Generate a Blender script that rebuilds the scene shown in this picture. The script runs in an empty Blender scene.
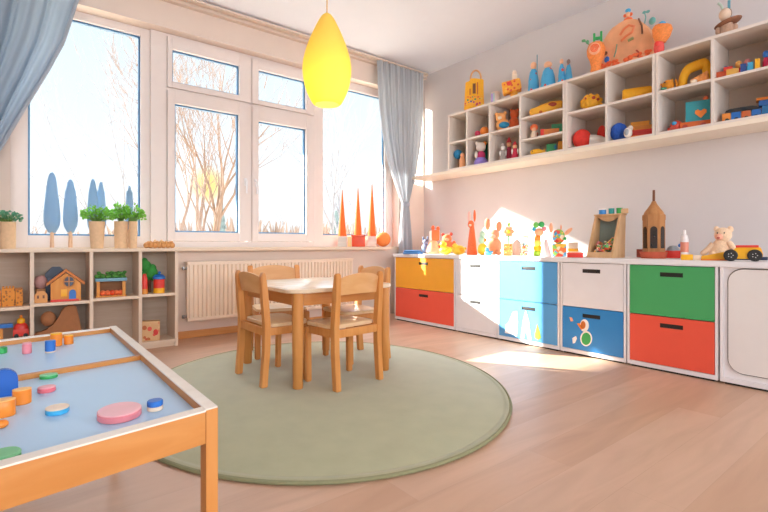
import bpy, bmesh, math, random
from mathutils import Vector, Matrix
PI = math.pi
C = bpy.context.scene.collection
SC = bpy.context.scene
random.seed(7)

# ------------------------------------------------------------------ measuring
# camera: level, 0.7636 m above the floor; room axes: +Y to the window wall, +X to the toy-shelf wall
FW = (0.6225, 0.7826); RT = (0.7826, -0.6225); FL = 465.0; EYE = 0.7636
def _dir(px):
    d = (px-384)/FL
    return FW[0]+RT[0]*d, FW[1]+RT[1]*d
def onX(px, py, X):
    dx, dy = _dir(px); t = X/dx
    return Vector((X, dy*t, EYE+(245-py)/FL*t))
def onY(px, py, Y):
    dx, dy = _dir(px); t = Y/dy
    return Vector((dx*t, Y, EYE+(245-py)/FL*t))
def onZ(px, py, z):
    dx, dy = _dir(px); t = (EYE-z)*FL/(py-245)
    return Vector((dx*t, dy*t, z))
def unit(x, y):            # metres per photo pixel at that depth
    return (x*FW[0]+y*FW[1])/FL
def facing(x, y):          # rotation that turns a toy's front to the room
    return math.atan2(-x, y)

# ------------------------------------------------------------------ materials
def lin(h):
    h = h.lstrip('#'); v = [int(h[i:i+2], 16)/255 for i in (0, 2, 4)]
    return [c/12.92 if c <= .04045 else ((c+.055)/1.055)**2.4 for c in v]+[1]
_M = {}
def mat(name, col, rough=.5, var=.06, scale=30, bump=0., metal=0., spec=.5, emis=0., sheen=0., coat=0.):
    if name in _M: return _M[name]
    m = bpy.data.materials.new(name); m.use_nodes = True
    nt = m.node_tree; b = nt.nodes['Principled BSDF']
    c = lin(col)
    tc = nt.nodes.new('ShaderNodeTexCoord'); n = nt.nodes.new('ShaderNodeTexNoise')
    n.inputs['Scale'].default_value = scale; n.inputs['Detail'].default_value = 4
    nt.links.new(tc.outputs['Object'], n.inputs['Vector'])
    r = nt.nodes.new('ShaderNodeValToRGB')
    r.color_ramp.elements[0].position = .3; r.color_ramp.elements[1].position = .7
    r.color_ramp.elements[0].color = [x*(1-var) for x in c[:3]]+[1]
    r.color_ramp.elements[1].color = [min(1, x*(1+var)) for x in c[:3]]+[1]
    nt.links.new(n.outputs['Fac'], r.inputs['Fac']); nt.links.new(r.outputs['Color'], b.inputs['Base Color'])
    b.inputs['Roughness'].default_value = rough; b.inputs['Metallic'].default_value = metal
    b.inputs['Specular IOR Level'].default_value = spec
    b.inputs['Sheen Weight'].default_value = sheen
    b.inputs['Coat Weight'].default_value = coat
    if bump:
        bp = nt.nodes.new('ShaderNodeBump'); bp.inputs['Strength'].default_value = bump; bp.inputs['Distance'].default_value = .004
        nt.links.new(n.outputs['Fac'], bp.inputs['Height']); nt.links.new(bp.outputs['Normal'], b.inputs['Normal'])
    if emis:
        b.inputs['Emission Color'].default_value = c; b.inputs['Emission Strength'].default_value = emis
    _M[name] = m; return m

def wood(name, c0, c1, rough=.4, stretch=(1, 12, 12), scale=3.0, spec=.4):
    if name in _M: return _M[name]
    m = bpy.data.materials.new(name); m.use_nodes = True
    nt = m.node_tree; b = nt.nodes['Principled BSDF']
    tc = nt.nodes.new('ShaderNodeTexCoord'); mp = nt.nodes.new('ShaderNodeMapping')
    mp.inputs['Scale'].default_value = stretch
    n = nt.nodes.new('ShaderNodeTexNoise'); n.inputs['Scale'].default_value = scale
    n.inputs['Detail'].default_value = 6; n.inputs['Distortion'].default_value = .8
    r = nt.nodes.new('ShaderNodeValToRGB')
    r.color_ramp.elements[0].position = .3; r.color_ramp.elements[1].position = .72
    r.color_ramp.elements[0].color = lin(c0); r.color_ramp.elements[1].color = lin(c1)
    nt.links.new(tc.outputs['Object'], mp.inputs['Vector']); nt.links.new(mp.outputs['Vector'], n.inputs['Vector'])
    nt.links.new(n.outputs['Fac'], r.inputs['Fac']); nt.links.new(r.outputs['Color'], b.inputs['Base Color'])
    b.inputs['Roughness'].default_value = rough; b.inputs['Specular IOR Level'].default_value = spec
    _M[name] = m; return m

def glass_mat(name, tint='#F6FBFF', refl=.05):
    if name in _M: return _M[name]
    m = bpy.data.materials.new(name); m.use_nodes = True
    nt = m.node_tree; nt.nodes.clear()
    o = nt.nodes.new('ShaderNodeOutputMaterial'); t = nt.nodes.new('ShaderNodeBsdfTransparent')
    g = nt.nodes.new('ShaderNodeBsdfGlossy'); x = nt.nodes.new('ShaderNodeMixShader')
    t.inputs['Color'].default_value = lin(tint); g.inputs['Roughness'].default_value = .02
    x.inputs[0].default_value = refl
    nt.links.new(t.outputs[0], x.inputs[1]); nt.links.new(g.outputs[0], x.inputs[2]); nt.links.new(x.outputs[0], o.inputs['Surface'])
    _M[name] = m; return m

def cloth_mat(name, col, transl=.35, transp=0.0):
    if name in _M: return _M[name]
    m = bpy.data.materials.new(name); m.use_nodes = True
    nt = m.node_tree; nt.nodes.clear()
    o = nt.nodes.new('ShaderNodeOutputMaterial')
    d = nt.nodes.new('ShaderNodeBsdfDiffuse'); t = nt.nodes.new('ShaderNodeBsdfTranslucent'); x = nt.nodes.new('ShaderNodeMixShader')
    tc = nt.nodes.new('ShaderNodeTexCoord'); n = nt.nodes.new('ShaderNodeTexNoise'); n.inputs['Scale'].default_value = 400
    r = nt.nodes.new('ShaderNodeValToRGB'); c = lin(col)
    r.color_ramp.elements[0].color = [v*.93 for v in c[:3]]+[1]; r.color_ramp.elements[1].color = c
    nt.links.new(tc.outputs['Object'], n.inputs['Vector']); nt.links.new(n.outputs['Fac'], r.inputs['Fac'])
    nt.links.new(r.outputs['Color'], d.inputs['Color']); nt.links.new(r.outputs['Color'], t.inputs['Color'])
    x.inputs[0].default_value = transl
    nt.links.new(d.outputs[0], x.inputs[1]); nt.links.new(t.outputs[0], x.inputs[2])
    last = x
    if transp:
        tr = nt.nodes.new('ShaderNodeBsdfTransparent'); y = nt.nodes.new('ShaderNodeMixShader'); y.inputs[0].default_value = transp
        nt.links.new(x.outputs[0], y.inputs[1]); nt.links.new(tr.outputs[0], y.inputs[2]); last = y
    nt.links.new(last.outputs[0], o.inputs['Surface'])
    _M[name] = m; return m

def floor_mat():
    m = bpy.data.materials.new('floor_planks'); m.use_nodes = True
    nt = m.node_tree; b = nt.nodes['Principled BSDF']; L = nt.links.new
    tc = nt.nodes.new('ShaderNodeTexCoord')
    br = nt.nodes.new('ShaderNodeTexBrick'); br.offset = .37; br.offset_frequency = 2
    br.inputs['Color1'].default_value = lin('#CFAA90'); br.inputs['Color2'].default_value = lin('#C2987A')
    br.inputs['Mortar'].default_value = lin('#BE9A80')
    br.inputs['Scale'].default_value = 1.0; br.inputs['Brick Width'].default_value = 1.5; br.inputs['Row Height'].default_value = .17
    br.inputs['Mortar Size'].default_value = .0008; br.inputs['Mortar Smooth'].default_value = .6; br.inputs['Bias'].default_value = -.1
    L(tc.outputs['Object'], br.inputs['Vector'])
    mp = nt.nodes.new('ShaderNodeMapping'); mp.inputs['Scale'].default_value = (.9, 6, 1)
    n = nt.nodes.new('ShaderNodeTexNoise'); n.inputs['Scale'].default_value = 1.6; n.inputs['Detail'].default_value = 7; n.inputs['Distortion'].default_value = 1.2
    L(tc.outputs['Object'], mp.inputs['Vector']); L(mp.outputs['Vector'], n.inputs['Vector'])
    r = nt.nodes.new('ShaderNodeValToRGB'); r.color_ramp.elements[0].position = .3; r.color_ramp.elements[1].position = .7
    r.color_ramp.elements[0].color = (.88, .86, .84, 1); r.color_ramp.elements[1].color = (1.05, 1.05, 1.05, 1)
    L(n.outputs['Fac'], r.inputs['Fac'])
    mx = nt.nodes.new('ShaderNodeMix'); mx.data_type = 'RGBA'; mx.blend_type = 'MULTIPLY'; mx.inputs[0].default_value = 1
    L(br.outputs['Color'], mx.inputs[6]); L(r.outputs['Color'], mx.inputs[7]); L(mx.outputs[2], b.inputs['Base Color'])
    b.inputs['Roughness'].default_value = .42; b.inputs['Specular IOR Level'].default_value = .45
    return m

def dots_mat(name, base, cols, scale=40, thr=.33, rough=.6):
    """coloured spots printed on a base colour"""
    if name in _M: return _M[name]
    m = bpy.data.materials.new(name); m.use_nodes = True
    nt = m.node_tree; b = nt.nodes['Principled BSDF']; L = nt.links.new
    tc = nt.nodes.new('ShaderNodeTexCoord'); v = nt.nodes.new('ShaderNodeTexVoronoi'); v.inputs['Scale'].default_value = scale
    L(tc.outputs['Object'], v.inputs['Vector'])
    sp = nt.nodes.new('ShaderNodeSeparateColor'); L(v.outputs['Color'], sp.inputs[0])
    r = nt.nodes.new('ShaderNodeValToRGB'); r.color_ramp.interpolation = 'CONSTANT'
    el = r.color_ramp.elements
    while len(el) < len(cols): el.new(.5)
    for i, c in enumerate(cols): el[i].position = i/len(cols); el[i].color = lin(c)
    L(sp.outputs[0], r.inputs['Fac'])
    lt = nt.nodes.new('ShaderNodeMath'); lt.operation = 'LESS_THAN'; lt.inputs[1].default_value = thr
    L(v.outputs['Distance'], lt.inputs[0])
    mx = nt.nodes.new('ShaderNodeMix'); mx.data_type = 'RGBA'; mx.inputs[6].default_value = lin(base)
    L(lt.outputs[0], mx.inputs[0]); L(r.outputs['Color'], mx.inputs[7]); L(mx.outputs[2], b.inputs['Base Color'])
    b.inputs['Roughness'].default_value = rough
    _M[name] = m; return m

WALL = mat('wall_paint', '#D6D0CE', .9, .012, 6, .02)
WALLW = mat('window_wall_paint', '#E2D0C2', .9, .012, 6, .02)
CEIL = mat('ceiling_paint', '#E3E5EC', .95, .01, 5)
FRAME = mat('window_white', '#E9DED8', .45, .01, 20)
SPACER = mat('window_spacer', '#4C7EA6', .4, .03, 30)
PANE = glass_mat('window_glass', '#F6FBFF', .012)
WHITE = mat('white_laminate', '#ECEAEB', .4, .01, 15)
SHELFW = mat('shelf_white', '#E2D7CC', .5, .012, 15)
BIRCH = wood('pale_birch', '#E0CBB4', '#EAD8C4', .5, (12, 12, 1.2), 2.5)
BIRCHX = wood('pale_birch_long', '#E2CCB2', '#EDDAC4', .5, (1.2, 14, 14), 2.5)
HONEY = wood('honey_beech', '#C98442', '#D49452', .38, (14, 14, 1.2), 2.2)
HONEYX = wood('honey_beech_long', '#C37E3E', '#CF8E4E', .38, (1.2, 14, 14), 2.2)
CHAIRW = wood('chair_beech', '#CF8744', '#DB9A58', .4, (14, 14, 1.2), 2.4)
SEATW = wood('seat_veneer', '#E6C090', '#EFD0A6', .3, (2, 10, 10), 2.4)
TOPW = wood('table_top_veneer', '#E4C8A6', '#EED8BC', .22, (2, 10, 10), 2.4)
SKIRT = wood('skirting_wood', '#C98A4C', '#D79C60', .45, (1.2, 12, 12), 2)
DARKW = wood('dark_wood', '#6B3F26', '#7E4D30', .5, (10, 10, 1.5), 3)
MIDW = wood('mid_wood', '#BA8450', '#CC9860', .45, (10, 10, 1.5), 3)
def P(name, col, rough=.38): return mat(name, col, rough, .05, 25)
ORANGE = P('toy_orange', '#F08A2C'); YELLOW = P('toy_yellow', '#F6B51E'); RED = P('toy_red', '#E23A2E'); BLUE = P('toy_blue', '#2470C2')
GREEN = P('toy_green', '#35A455'); TEAL = P('toy_teal', '#2FA3A8'); PINK = P('toy_pink', '#EA8A94'); CYAN = P('toy_cyan', '#3FA9D8')
PEACH = mat('peach_felt', '#F2AE86', .85, .08, 60, .1, sheen=.3); CREAM = P('toy_cream', '#EFD9BE'); LILAC = P('toy_lilac', '#B79BD8')
CORAL = mat('coral_felt', '#F2733F', .8, .06, 60, .1, sheen=.2); SKIN = P('toy_skin', '#F0B48A'); WHITEP = P('toy_white', '#F1EDE8')
DKBLUE = P('toy_dark_blue', '#2E3B52'); BLACK = P('toy_black', '#20201F', .45); LEMON = P('toy_lemon', '#FAD23C'); BROWNF = mat('brown_felt', '#A8683C', .9, .1, 50, .1)
GREYT = P('toy_grey', '#9AA0A4'); LIME = P('toy_lime', '#9CCB3B'); MAROON = P('toy_maroon', '#B5432E'); BROWN = P('toy_brown', '#7A4A2C')
SLOT = mat('slot_dark', '#1E1A18', .5, .02, 20)

# ------------------------------------------------------------------ mesh builder
class MB:
    def __init__(s, u=1.0): s.bm = bmesh.new(); s.u = u; s.M = Matrix.Identity(4)
    def _v(s, p): return s.bm.verts.new((s.M @ Vector(p))*s.u)
    def _xf(s, vs): 
        for v in vs: v.co = (s.M @ v.co)*s.u
    def box(s, x0, x1, y0, y1, z0, z1, bev=0):
        r = bmesh.ops.create_cube(s.bm, size=1); vs = r['verts']
        for v in vs: v.co = Vector(((x0+x1)/2+v.co.x*(x1-x0), (y0+y1)/2+v.co.y*(y1-y0), (z0+z1)/2+v.co.z*(z1-z0)))
        if bev:
            es = list({e for v in vs for e in v.link_edges})
            rr = bmesh.ops.bevel(s.bm, geom=es, offset=bev, segments=2, affect='EDGES', profile=.7, clamp_overlap=True)
            vs = list({v for f in rr['faces'] for v in f.verts} | {v for v in vs if v.is_valid})
        s._xf(vs); return s
    def sph(s, x, y, z, rx, ry=None, rz=None, seg=18):
        ry = rx if ry is None else ry; rz = rx if rz is None else rz
        r = bmesh.ops.create_uvsphere(s.bm, u_segments=seg, v_segments=max(6, seg*2//3), radius=1)
        for v in r['verts']: v.co = Vector((x+v.co.x*rx, y+v.co.y*ry, z+v.co.z*rz))
        s._xf(r['verts']); return s
    def lathe(s, prof, x=0, y=0, seg=24, sx=1, sy=1):
        rings = []
        for (r, z) in prof:
            if r < 1e-5: rings.append([s._v((x, y, z))])
            else: rings.append([s._v((x+sx*r*math.cos(2*PI*i/seg), y+sy*r*math.sin(2*PI*i/seg), z)) for i in range(seg)])
        for a, b in zip(rings, rings[1:]):
            for i in range(seg):
                j = (i+1) % seg
                q = [a[0]] if len(a) == 1 else [a[i], a[j]]
                q = q+([b[0]] if len(b) == 1 else [b[j], b[i]])
                if len(q) >= 3:
                    try: s.bm.faces.new(q)
                    except ValueError: pass
        for g in (rings[0], rings[-1]):
            if len(g) > 2:
                try: s.bm.faces.new(g)
                except ValueError: pass
        return s
    def cyl(s, x, y, z0, z1, r0, r1=None, seg=24, bev=0, sx=1, sy=1):
        r1 = r0 if r1 is None else r1
        if bev: return s.lathe([(r0-bev, z0), (r0, z0+bev), (r1, z1-bev), (r1-bev, z1)], x, y, seg, sx, sy)
        return s.lathe([(r0, z0), (r1, z1)] if r1 > 1e-5 else [(r0, z0), (0, z1)], x, y, seg, sx, sy)
    def tube(s, pts, r, seg=8, closed=False):
        pts = [Vector(p) for p in pts]; n = len(pts)
        rs = [r]*n if not isinstance(r, (list, tuple)) else r
        rings = []; up = None
        for i, p in enumerate(pts):
            if closed: t = (pts[(i+1) % n]-pts[i-1]).normalized()
            else: t = (pts[min(i+1, n-1)]-pts[max(i-1, 0)]).normalized()
            if up is None: up = t.orthogonal().normalized()
            up = (up-t*up.dot(t)); up = up.normalized() if up.length > 1e-6 else t.orthogonal().normalized()
            w = t.cross(up)
            rings.append([s._v(p+rs[i]*(up*math.cos(2*PI*k/seg)+w*math.sin(2*PI*k/seg))) for k in range(seg)])
        for i in range(n if closed else n-1):
            a, b = rings[i], rings[(i+1) % n]
            for k in range(seg):
                l = (k+1) % seg
                try: s.bm.faces.new((a[k], a[l], b[l], b[k]))
                except ValueError: pass
        if not closed:
            for g in (rings[0], rings[-1]):
                try: s.bm.faces.new(g)
                except ValueError: pass
        return s
    def prism(s, pts, y0, y1):           # outline in x,z pulled along y
        a = [s._v((p[0], y0, p[1])) for p in pts]; b = [s._v((p[0], y1, p[1])) for p in pts]
        s.bm.faces.new(a); s.bm.faces.new(b[::-1]); n = len(pts)
        for i in range(n):
            j = (i+1) % n; s.bm.faces.new((a[i], b[i], b[j], a[j]))
        return s
    def prismx(s, pts, x0, x1):          # outline in y,z pulled along x
        a = [s._v((x0, p[0], p[1])) for p in pts]; b = [s._v((x1, p[0], p[1])) for p in pts]
        s.bm.faces.new(a); s.bm.faces.new(b[::-1]); n = len(pts)
        for i in range(n):
            j = (i+1) % n; s.bm.faces.new((a[i], b[i], b[j], a[j]))
        return s
    def ring(s, x0, x1, z0, z1, wl, wr, wt, wb, y0, y1, bev=0):
        s.box(x0, x0+wl, y0, y1, z0, z1, bev); s.box(x1-wr, x1, y0, y1, z0, z1, bev)
        s.box(x0+wl, x1-wr, y0, y1, z1-wt, z1, bev); s.box(x0+wl, x1-wr, y0, y1, z0, z0+wb, bev); return s
    def build(s, name, m, parent=None, label=None, kind=None, sharp=38):
        bmesh.ops.recalc_face_normals(s.bm, faces=s.bm.faces)
        me = bpy.data.meshes.new(name); s.bm.to_mesh(me); s.bm.free()
        me.materials.append(m)
        me.shade_smooth(); me.set_sharp_from_angle(angle=math.radians(sharp))
        o = bpy.data.objects.new(name, me); C.objects.link(o)
        if parent is not None: o.parent = parent
        if label: o['label'] = label
        if kind: o['kind'] = kind
        return o

def thing(name, label, cat, loc, rot=0, group=None):
    o = bpy.data.objects.new(name, None); C.objects.link(o); o.empty_display_size = .05
    o.location = loc; o.rotation_euler = (0, 0, rot); o['label'] = label; o['category'] = cat
    if group: o['group'] = group
    return o
def solo(o, label, cat, loc=None, rot=None, group=None):
    o['label'] = label; o['category'] = cat
    if group: o['group'] = group
    if loc is not None: o.location = loc
    if rot is not None: o.rotation_euler = (0, 0, rot)
    return o
def copy_thing(root, loc, rot, label, group=None):
    r = root.copy(); C.objects.link(r); r.location = loc; r.rotation_euler = (0, 0, rot); r['label'] = label
    if group: r['group'] = group
    for ch in list(root.children):
        c = ch.copy(); C.objects.link(c); c.parent = r
        for g in list(ch.children):
            d = g.copy(); C.objects.link(d); d.parent = c
    return r
def struct(name, mb, m, parent=None):
    return mb.build(name, m, parent, kind='structure')

# ------------------------------------------------------------------ room shell
WY = 4.0; WX = 3.784; CZ = 2.752; SX = 3.055; SILL = .745; HEAD = 2.505
struct('floor', MB().box(-2.2, WX+.3, -3.2, WY+.3, -.12, 0), floor_mat())
struct('ceiling', MB().box(-2.4, WX+.3, -3.4, WY+.3, CZ, CZ+.15), CEIL)
b = MB()
b.box(-2.2, -.02, WY, WY+.3, 0, CZ).box(-.02, 3.40, WY, WY+.3, HEAD, CZ).box(-.02, 3.40, WY, WY+.3, 0, SILL-.03)
b.box(3.40, 3.53, WY, WY+.3, 0, CZ).box(3.53, 3.77, WY, WY+.3, HEAD, CZ).box(3.53, 3.77, WY, WY+.3, 0, 1.46).box(3.77, WX, WY, WY+.3, 0, CZ)
struct('wall_back', b, WALLW)
struct('wall_right', MB().box(WX, WX+.3, -3.2, WY+.3, 0, CZ), WALL)
struct('wall_left', MB().box(-2.4, -2.2, -3.2, WY+.3, 0, CZ), WALL)
b = MB(); b.box(-2.4, WX+.3, -3.4, -3.2, 0, .5).box(-2.4, WX+.3, -3.4, -3.2, 2.6, CZ)
for x in (-2.4, -.35, 1.7, 3.7): b.box(x, x+.2, -3.4, -3.2, .5, 2.6)
struct('wall_front', b, WALL)
struct('trim_1', MB().box(-2.2, WX, WY-.05, WY, 2.708, CZ).box(-2.2, WX, WY-.075, WY-.05, 2.735, CZ), mat('cornice', '#DCCABA', .7, .01, 10))
struct('baseboard_back', MB().box(.98, 3.2, WY-.016, WY, 0, .058, .003), SKIRT)
struct('baseboard_left', MB().box(-2.2, -2.184, -3.2, 3.7, 0, .058), SKIRT)
b = MB(); b.box(-.02, 3.40, WY, WY+.13, SILL-.03, SILL); b.box(.985, 3.2, 3.9, WY, SILL-.03, SILL, .004)
struct('window_sill', b, BIRCHX)

def gasket(mb, x0, x1, z0, z1, y0, y1, w=.012): mb.ring(x0, x1, z0, z1, w, w, w, w, y0, y1)
def pane(name, x0, x1, z0, z1, parent, y=4.165):
    g = MB(); gasket(g, x0, x1, z0, z1, y-.028, y-.004); g.build('gasket', SPACER, parent, label='blue-grey spacer strip around the pane')
    MB().box(x0, x1, y-.003, y+.003, z0, z1).build('pane', PANE, parent)
# left fixed window
w1 = struct('window_1', MB().ring(-.02, .862, SILL, HEAD, .096, .068, .062, .088, 4.13, 4.2, .003), FRAME)
pane('pane', .076, .794, .833, 2.443, w1, 4.185)
# middle window: frame, two tilt sashes above, two casements below
b = MB(); b.ring(.862, 2.44, SILL, HEAD, .12, .08, .022, .05, 4.105, 4.2, .003); b.box(1.692, 1.708, 4.105, 4.2, .79, 2.485); b.box(.98, 2.36, 4.105, 4.2, 2.042, 2.062)
w2 = struct('window_2', b, FRAME)
for (x0, x1, z0, z1, gx0, gx1, gz0, gz1) in ((.985, 1.689, 2.065, 2.480, 1.023, 1.593, 2.113, 2.383), (1.711, 2.357, 2.065, 2.480, 1.772, 2.27, 2.106, 2.39),
                                            (.985, 1.689, .798, 2.039, 1.042, 1.587, .872, 1.94), (1.711, 2.357, .798, 2.039, 1.772, 2.27, .871, 1.915)):
    s = MB().ring(x0, x1, z0, z1, gx0-x0, x1-gx1, z1-gz1, gz0-z0, 4.09, 4.17, .004).build('sash', FRAME, w2)
    pane('pane', gx0, gx1, gz0, gz1, s, 4.15)
    if z0 < 1:
        hx = x1-.045 if x0 < 1.5 else x0+.03
        h = MB(); h.box(hx-.013, hx+.013, 4.076, 4.09, 1.30, 1.37, .004); h.tube([(hx, 4.08, 1.345), (hx, 4.055, 1.345), (hx, 4.055, 1.33), (hx, 4.055, 1.23)], .008, 8)
        h.build('handle', WHITE, s)
w3 = struct('window_3', MB().ring(2.44, 3.40, SILL, HEAD, .038, .108, .08, .12, 4.12, 4.2, .003), FRAME)
pane('pane', 2.478, 3.292, .866, 2.425, w3, 4.175)
w4 = struct('window_4', MB().ring(3.53, 3.77, 1.46, HEAD, .02, .008, .03, .03, 4.12, 4.2), FRAME)
pane('pane', 3.55, 3.762, 1.49, 2.475, w4, 4.175)
# wide windows behind the camera, added to brighten the room
for i, (x0, x1) in enumerate(((-2.2, -.35), (-.15, 1.7), (1.9, 3.7))):
    w = struct('window_%d' % (5+i), MB().ring(x0, x1, .5, 2.6, .06, .06, .06, .06, -3.34, -3.26), FRAME)
    MB().box(x0+.06, x1-.06, -3.303, -3.297, .56, 2.54).build('pane', PANE, w)

# ------------------------------------------------------------------ radiator
rad = thing('radiator', 'cream ribbed panel radiator under the window sill', 'radiator', (0, 0, 0))
b = MB(); n = 46; x0, x1 = 1.09, 2.70
pts = []
for i in range(n):
    xa = x0+(x1-x0)*i/n; p = (x1-x0)/n
    pts += [(xa, 3.915), (xa+p*.32, 3.915), (xa+p*.45, 3.900), (xa+p*.87, 3.900)]
pts += [(x1, 3.915), (x1, 3.935), (x0, 3.935)]
va = [b._v((p[0], p[1], .175)) for p in pts]; vb = [b._v((p[0], p[1], .60)) for p in pts]
b.bm.faces.new(va); b.bm.faces.new(vb)
for i in range(len(pts)):
    j = (i+1) % len(pts); b.bm.faces.new((va[i], va[j], vb[j], vb[i]))
b.box(x0, x1, 3.9, 3.935, .148, .175, .004).box(x0, x1, 3.9, 3.935, .60, .618, .004)
b.build('panel', mat('radiator_cream', '#F0DCC6', .4, .01, 15), rad, sharp=20)
MB().box(x0-.004, x1+.004, 3.896, 3.985, .616, .628, .003).build('top_grille', mat('radiator_cream', ''), rad)
b = MB(); b.box(x0+.01, x1-.01, 3.945, 3.98, .155, .612); b.build('rear_panel', mat('radiator_cream', ''), rad)
for z in (.185, .575):
    MB().tube([(x0-.03, 3.93, z), (x0+.002, 3.93, z)], .011, 10).box(x0-.034, x0-.014, 3.918, 3.944, z-.013, z+.013, .003).build('pipe_fitting', mat('steel', '#8E8C88', .35, .03, 20, metal=.8), rad)
MB().box(x0+.2, x0+.24, 3.98, 3.999, .2, .58).box(x1-.24, x1-.2, 3.98, 3.999, .2, .58).build('wall_bracket', WHITE, rad)

# ------------------------------------------------------------------ open shelf under the window (left)
osh = thing('open_shelf', 'pale birch open cubby shelf under the left window', 'shelf', (0, 0, 0))
ST = .738; XL = -.62
b = MB(); b.box(XL, .976, 3.735, 3.995, ST-.022, ST, .002); b.build('top_board', BIRCHX, osh)
MB().box(XL, .976, 3.745, 3.99, .03, .052).build('bottom_board', BIRCHX, osh)
MB().box(XL, .976, 3.76, 3.985, 0, .03).build('plinth', BIRCHX, osh)
SHX = [XL+.01, -.235, .090, .415, .717, .965]
for i, x in enumerate(SHX):
    MB().box(x-.0105, x+.0105, 3.74, 3.985, .03 if i not in (0, 5) else 0, ST-.022).build('side_panel' if i in (0, 5) else 'divider', BIRCH, osh)
MID = (.372, .372, .385, .396, .402)
for i in range(5):
    MB().box(SHX[i]+.0105, SHX[i+1]-.0105, 3.745, 3.985, MID[i]-.02, MID[i]).build('shelf_board', BIRCHX, osh)
MB().box(XL, .976, 3.985, 3.995, .03, ST-.022).build('back_panel', wood('birch_back_shade', '#B7A28E', '#C2AF9C', .6), osh)  # back darkened to imitate the shade deep in the shelf

# ------------------------------------------------------------------ drawer cabinets along the right wall
def cmat(n, c): return mat(n, c, .35, .015, 12, spec=.45)
CM = dict(y=cmat('drawer_yellow', '#F7AC33'), r=cmat('drawer_red', '#EE5D47'), w=cmat('drawer_white', '#E8E6E7'), b=cmat('drawer_blue', '#5BA4DC'),
          b2=cmat('drawer_deep_blue', '#2F86C9'), g=cmat('drawer_green', '#4BAA66'))
CT = .674
units = [(3.665, 2.832, 'y', 'r', 'yellow over red drawers nearest the window corner', 3.24, .13),
         (2.822, 2.378, 'w', 'w', 'two white drawers between the yellow and blue ones', 2.60, .12),
         (2.368, 1.825, 'b', 'b', 'two light blue drawers, white animal stickers below', 2.08, .12),
         (1.815, 1.362, 'w', 'b2', 'white drawer over deep blue drawer with duck sticker', 1.59, .125),
         (1.352, .866, 'g', 'r', 'green over red drawers beside the white door', 1.10, .125)]
drawers = {}
for (ya, yb, c1, c2, lab, hy, hw) in units:
    y0, y1 = yb, ya
    t = thing('drawer_cabinet', 'low white cabinet, ' + lab, 'cabinet', (0, 0, 0), 0, 'drawer cabinets along the wall')
    b = MB(); b.box(SX, WX-.01, y0, y0+.013, .012, CT-.032).box(SX, WX-.01, y1-.013, y1, .012, CT-.032).box(SX, WX-.01, y0+.013, y1-.013, .012, .037)
    b.box(WX-.02, WX-.01, y0+.013, y1-.013, .037, CT-.032).build('carcass', WHITE, t)
    MB().box(SX+.012, WX-.02, y0+.02, y1-.02, 0, .012).build('plinth', SLOT, t)
    for k, (z0, z1, cc) in enumerate(((.336, CT-.036, c1), (.040, .331, c2))):
        hz = z1-.052
        b = MB()     # front with a cut-out finger slot: four boards round the slot
        a0, a1 = y0+.016, y1-.016; s0, s1 = hy-hw/2, hy+hw/2
        q0, q1 = hz-.013, hz+.013
        b.box(SX, SX+.018, a0, s0, z0, z1).box(SX, SX+.018, s1, a1, z0, z1).box(SX, SX+.018, s0, s1, z0, q0).box(SX, SX+.018, s0, s1, q1, z1)
        names = dict(y='yellow', r='red', w='white', b='light blue', b2='deep blue', g='green')
        d = b.build('drawer', CM[cc], t, label=names[cc]+' drawer')
        h = MB(); h.box(SX+.004, SX+.016, s0-.001, s1+.001, q0-.001, q1+.001, .004); h.build('slot_handle', SLOT, d, label='dark slot handle')
        b = MB(); b.box(SX+.018, SX+.55, a0+.01, a0+.02, z0+.02, z1-.06).box(SX+.018, SX+.55, a1-.02, a1-.01, z0+.02, z1-.06).box(SX+.018, SX+.55, a0+.02, a1-.02, z0+.02, z0+.03)
        b.build('drawer_box', WHITE, d)
        drawers[(lab[:6], k)] = d
# white cabinet with a round-cornered door
t = thing('door_cabinet', 'white cabinet with round-cornered door at the right edge', 'cabinet', (0, 0, 0))
y0, y1 = .22, .856
b = MB(); b.box(SX, WX-.01, y0, y0+.015, .012, CT-.032).box(SX, WX-.01, y1-.015, y1, .012, CT-.032).box(SX, WX-.01, y0+.015, y1-.015, .012, .037).box(WX-.02, WX-.01, y0+.015, y1-.015, .037, CT-.032)
b.build('carcass', WHITE, t)
MB().box(SX+.012, WX-.02, y0+.02, y1-.02, 0, .012).build('plinth', SLOT, t)
def rrect(x0, x1, z0, z1, r, n=8):
    o = []
    for cx, cz, a in ((x1-r, z1-r, 0), (x0+r, z1-r, PI/2), (x0+r, z0+r, PI), (x1-r, z0+r, 1.5*PI)):
        for i in range(n+1): o.append((cx+r*math.cos(a+PI/2*i/n), cz+r*math.sin(a+PI/2*i/n)))
    return o
MB().box(SX+.012, SX+.03, y0+.015, y1-.015, .037, CT-.032).build('door_surround', WHITE, t)
dp = MB().prismx(rrect(.245, .818, .072, .632, .07), SX+.001, SX+.014).build('door', mat('door_white', '#E9E6E2', .4, .01, 15), t)
b = MB(); b.tube([(SX+.011, p[0], p[1]) for p in rrect(.242, .821, .069, .635, .072)], .003, 6, True); b.build('seal', mat('door_seal', '#6E6862', .6, .02, 20), dp, label='dark line around the door')
solo(MB().box(SX-.008, WX-.001, .22, 3.69, CT-.032, CT, .003).build('worktop', WHITE, None), 'long white worktop over the row of drawer cabinets', 'worktop')

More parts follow.
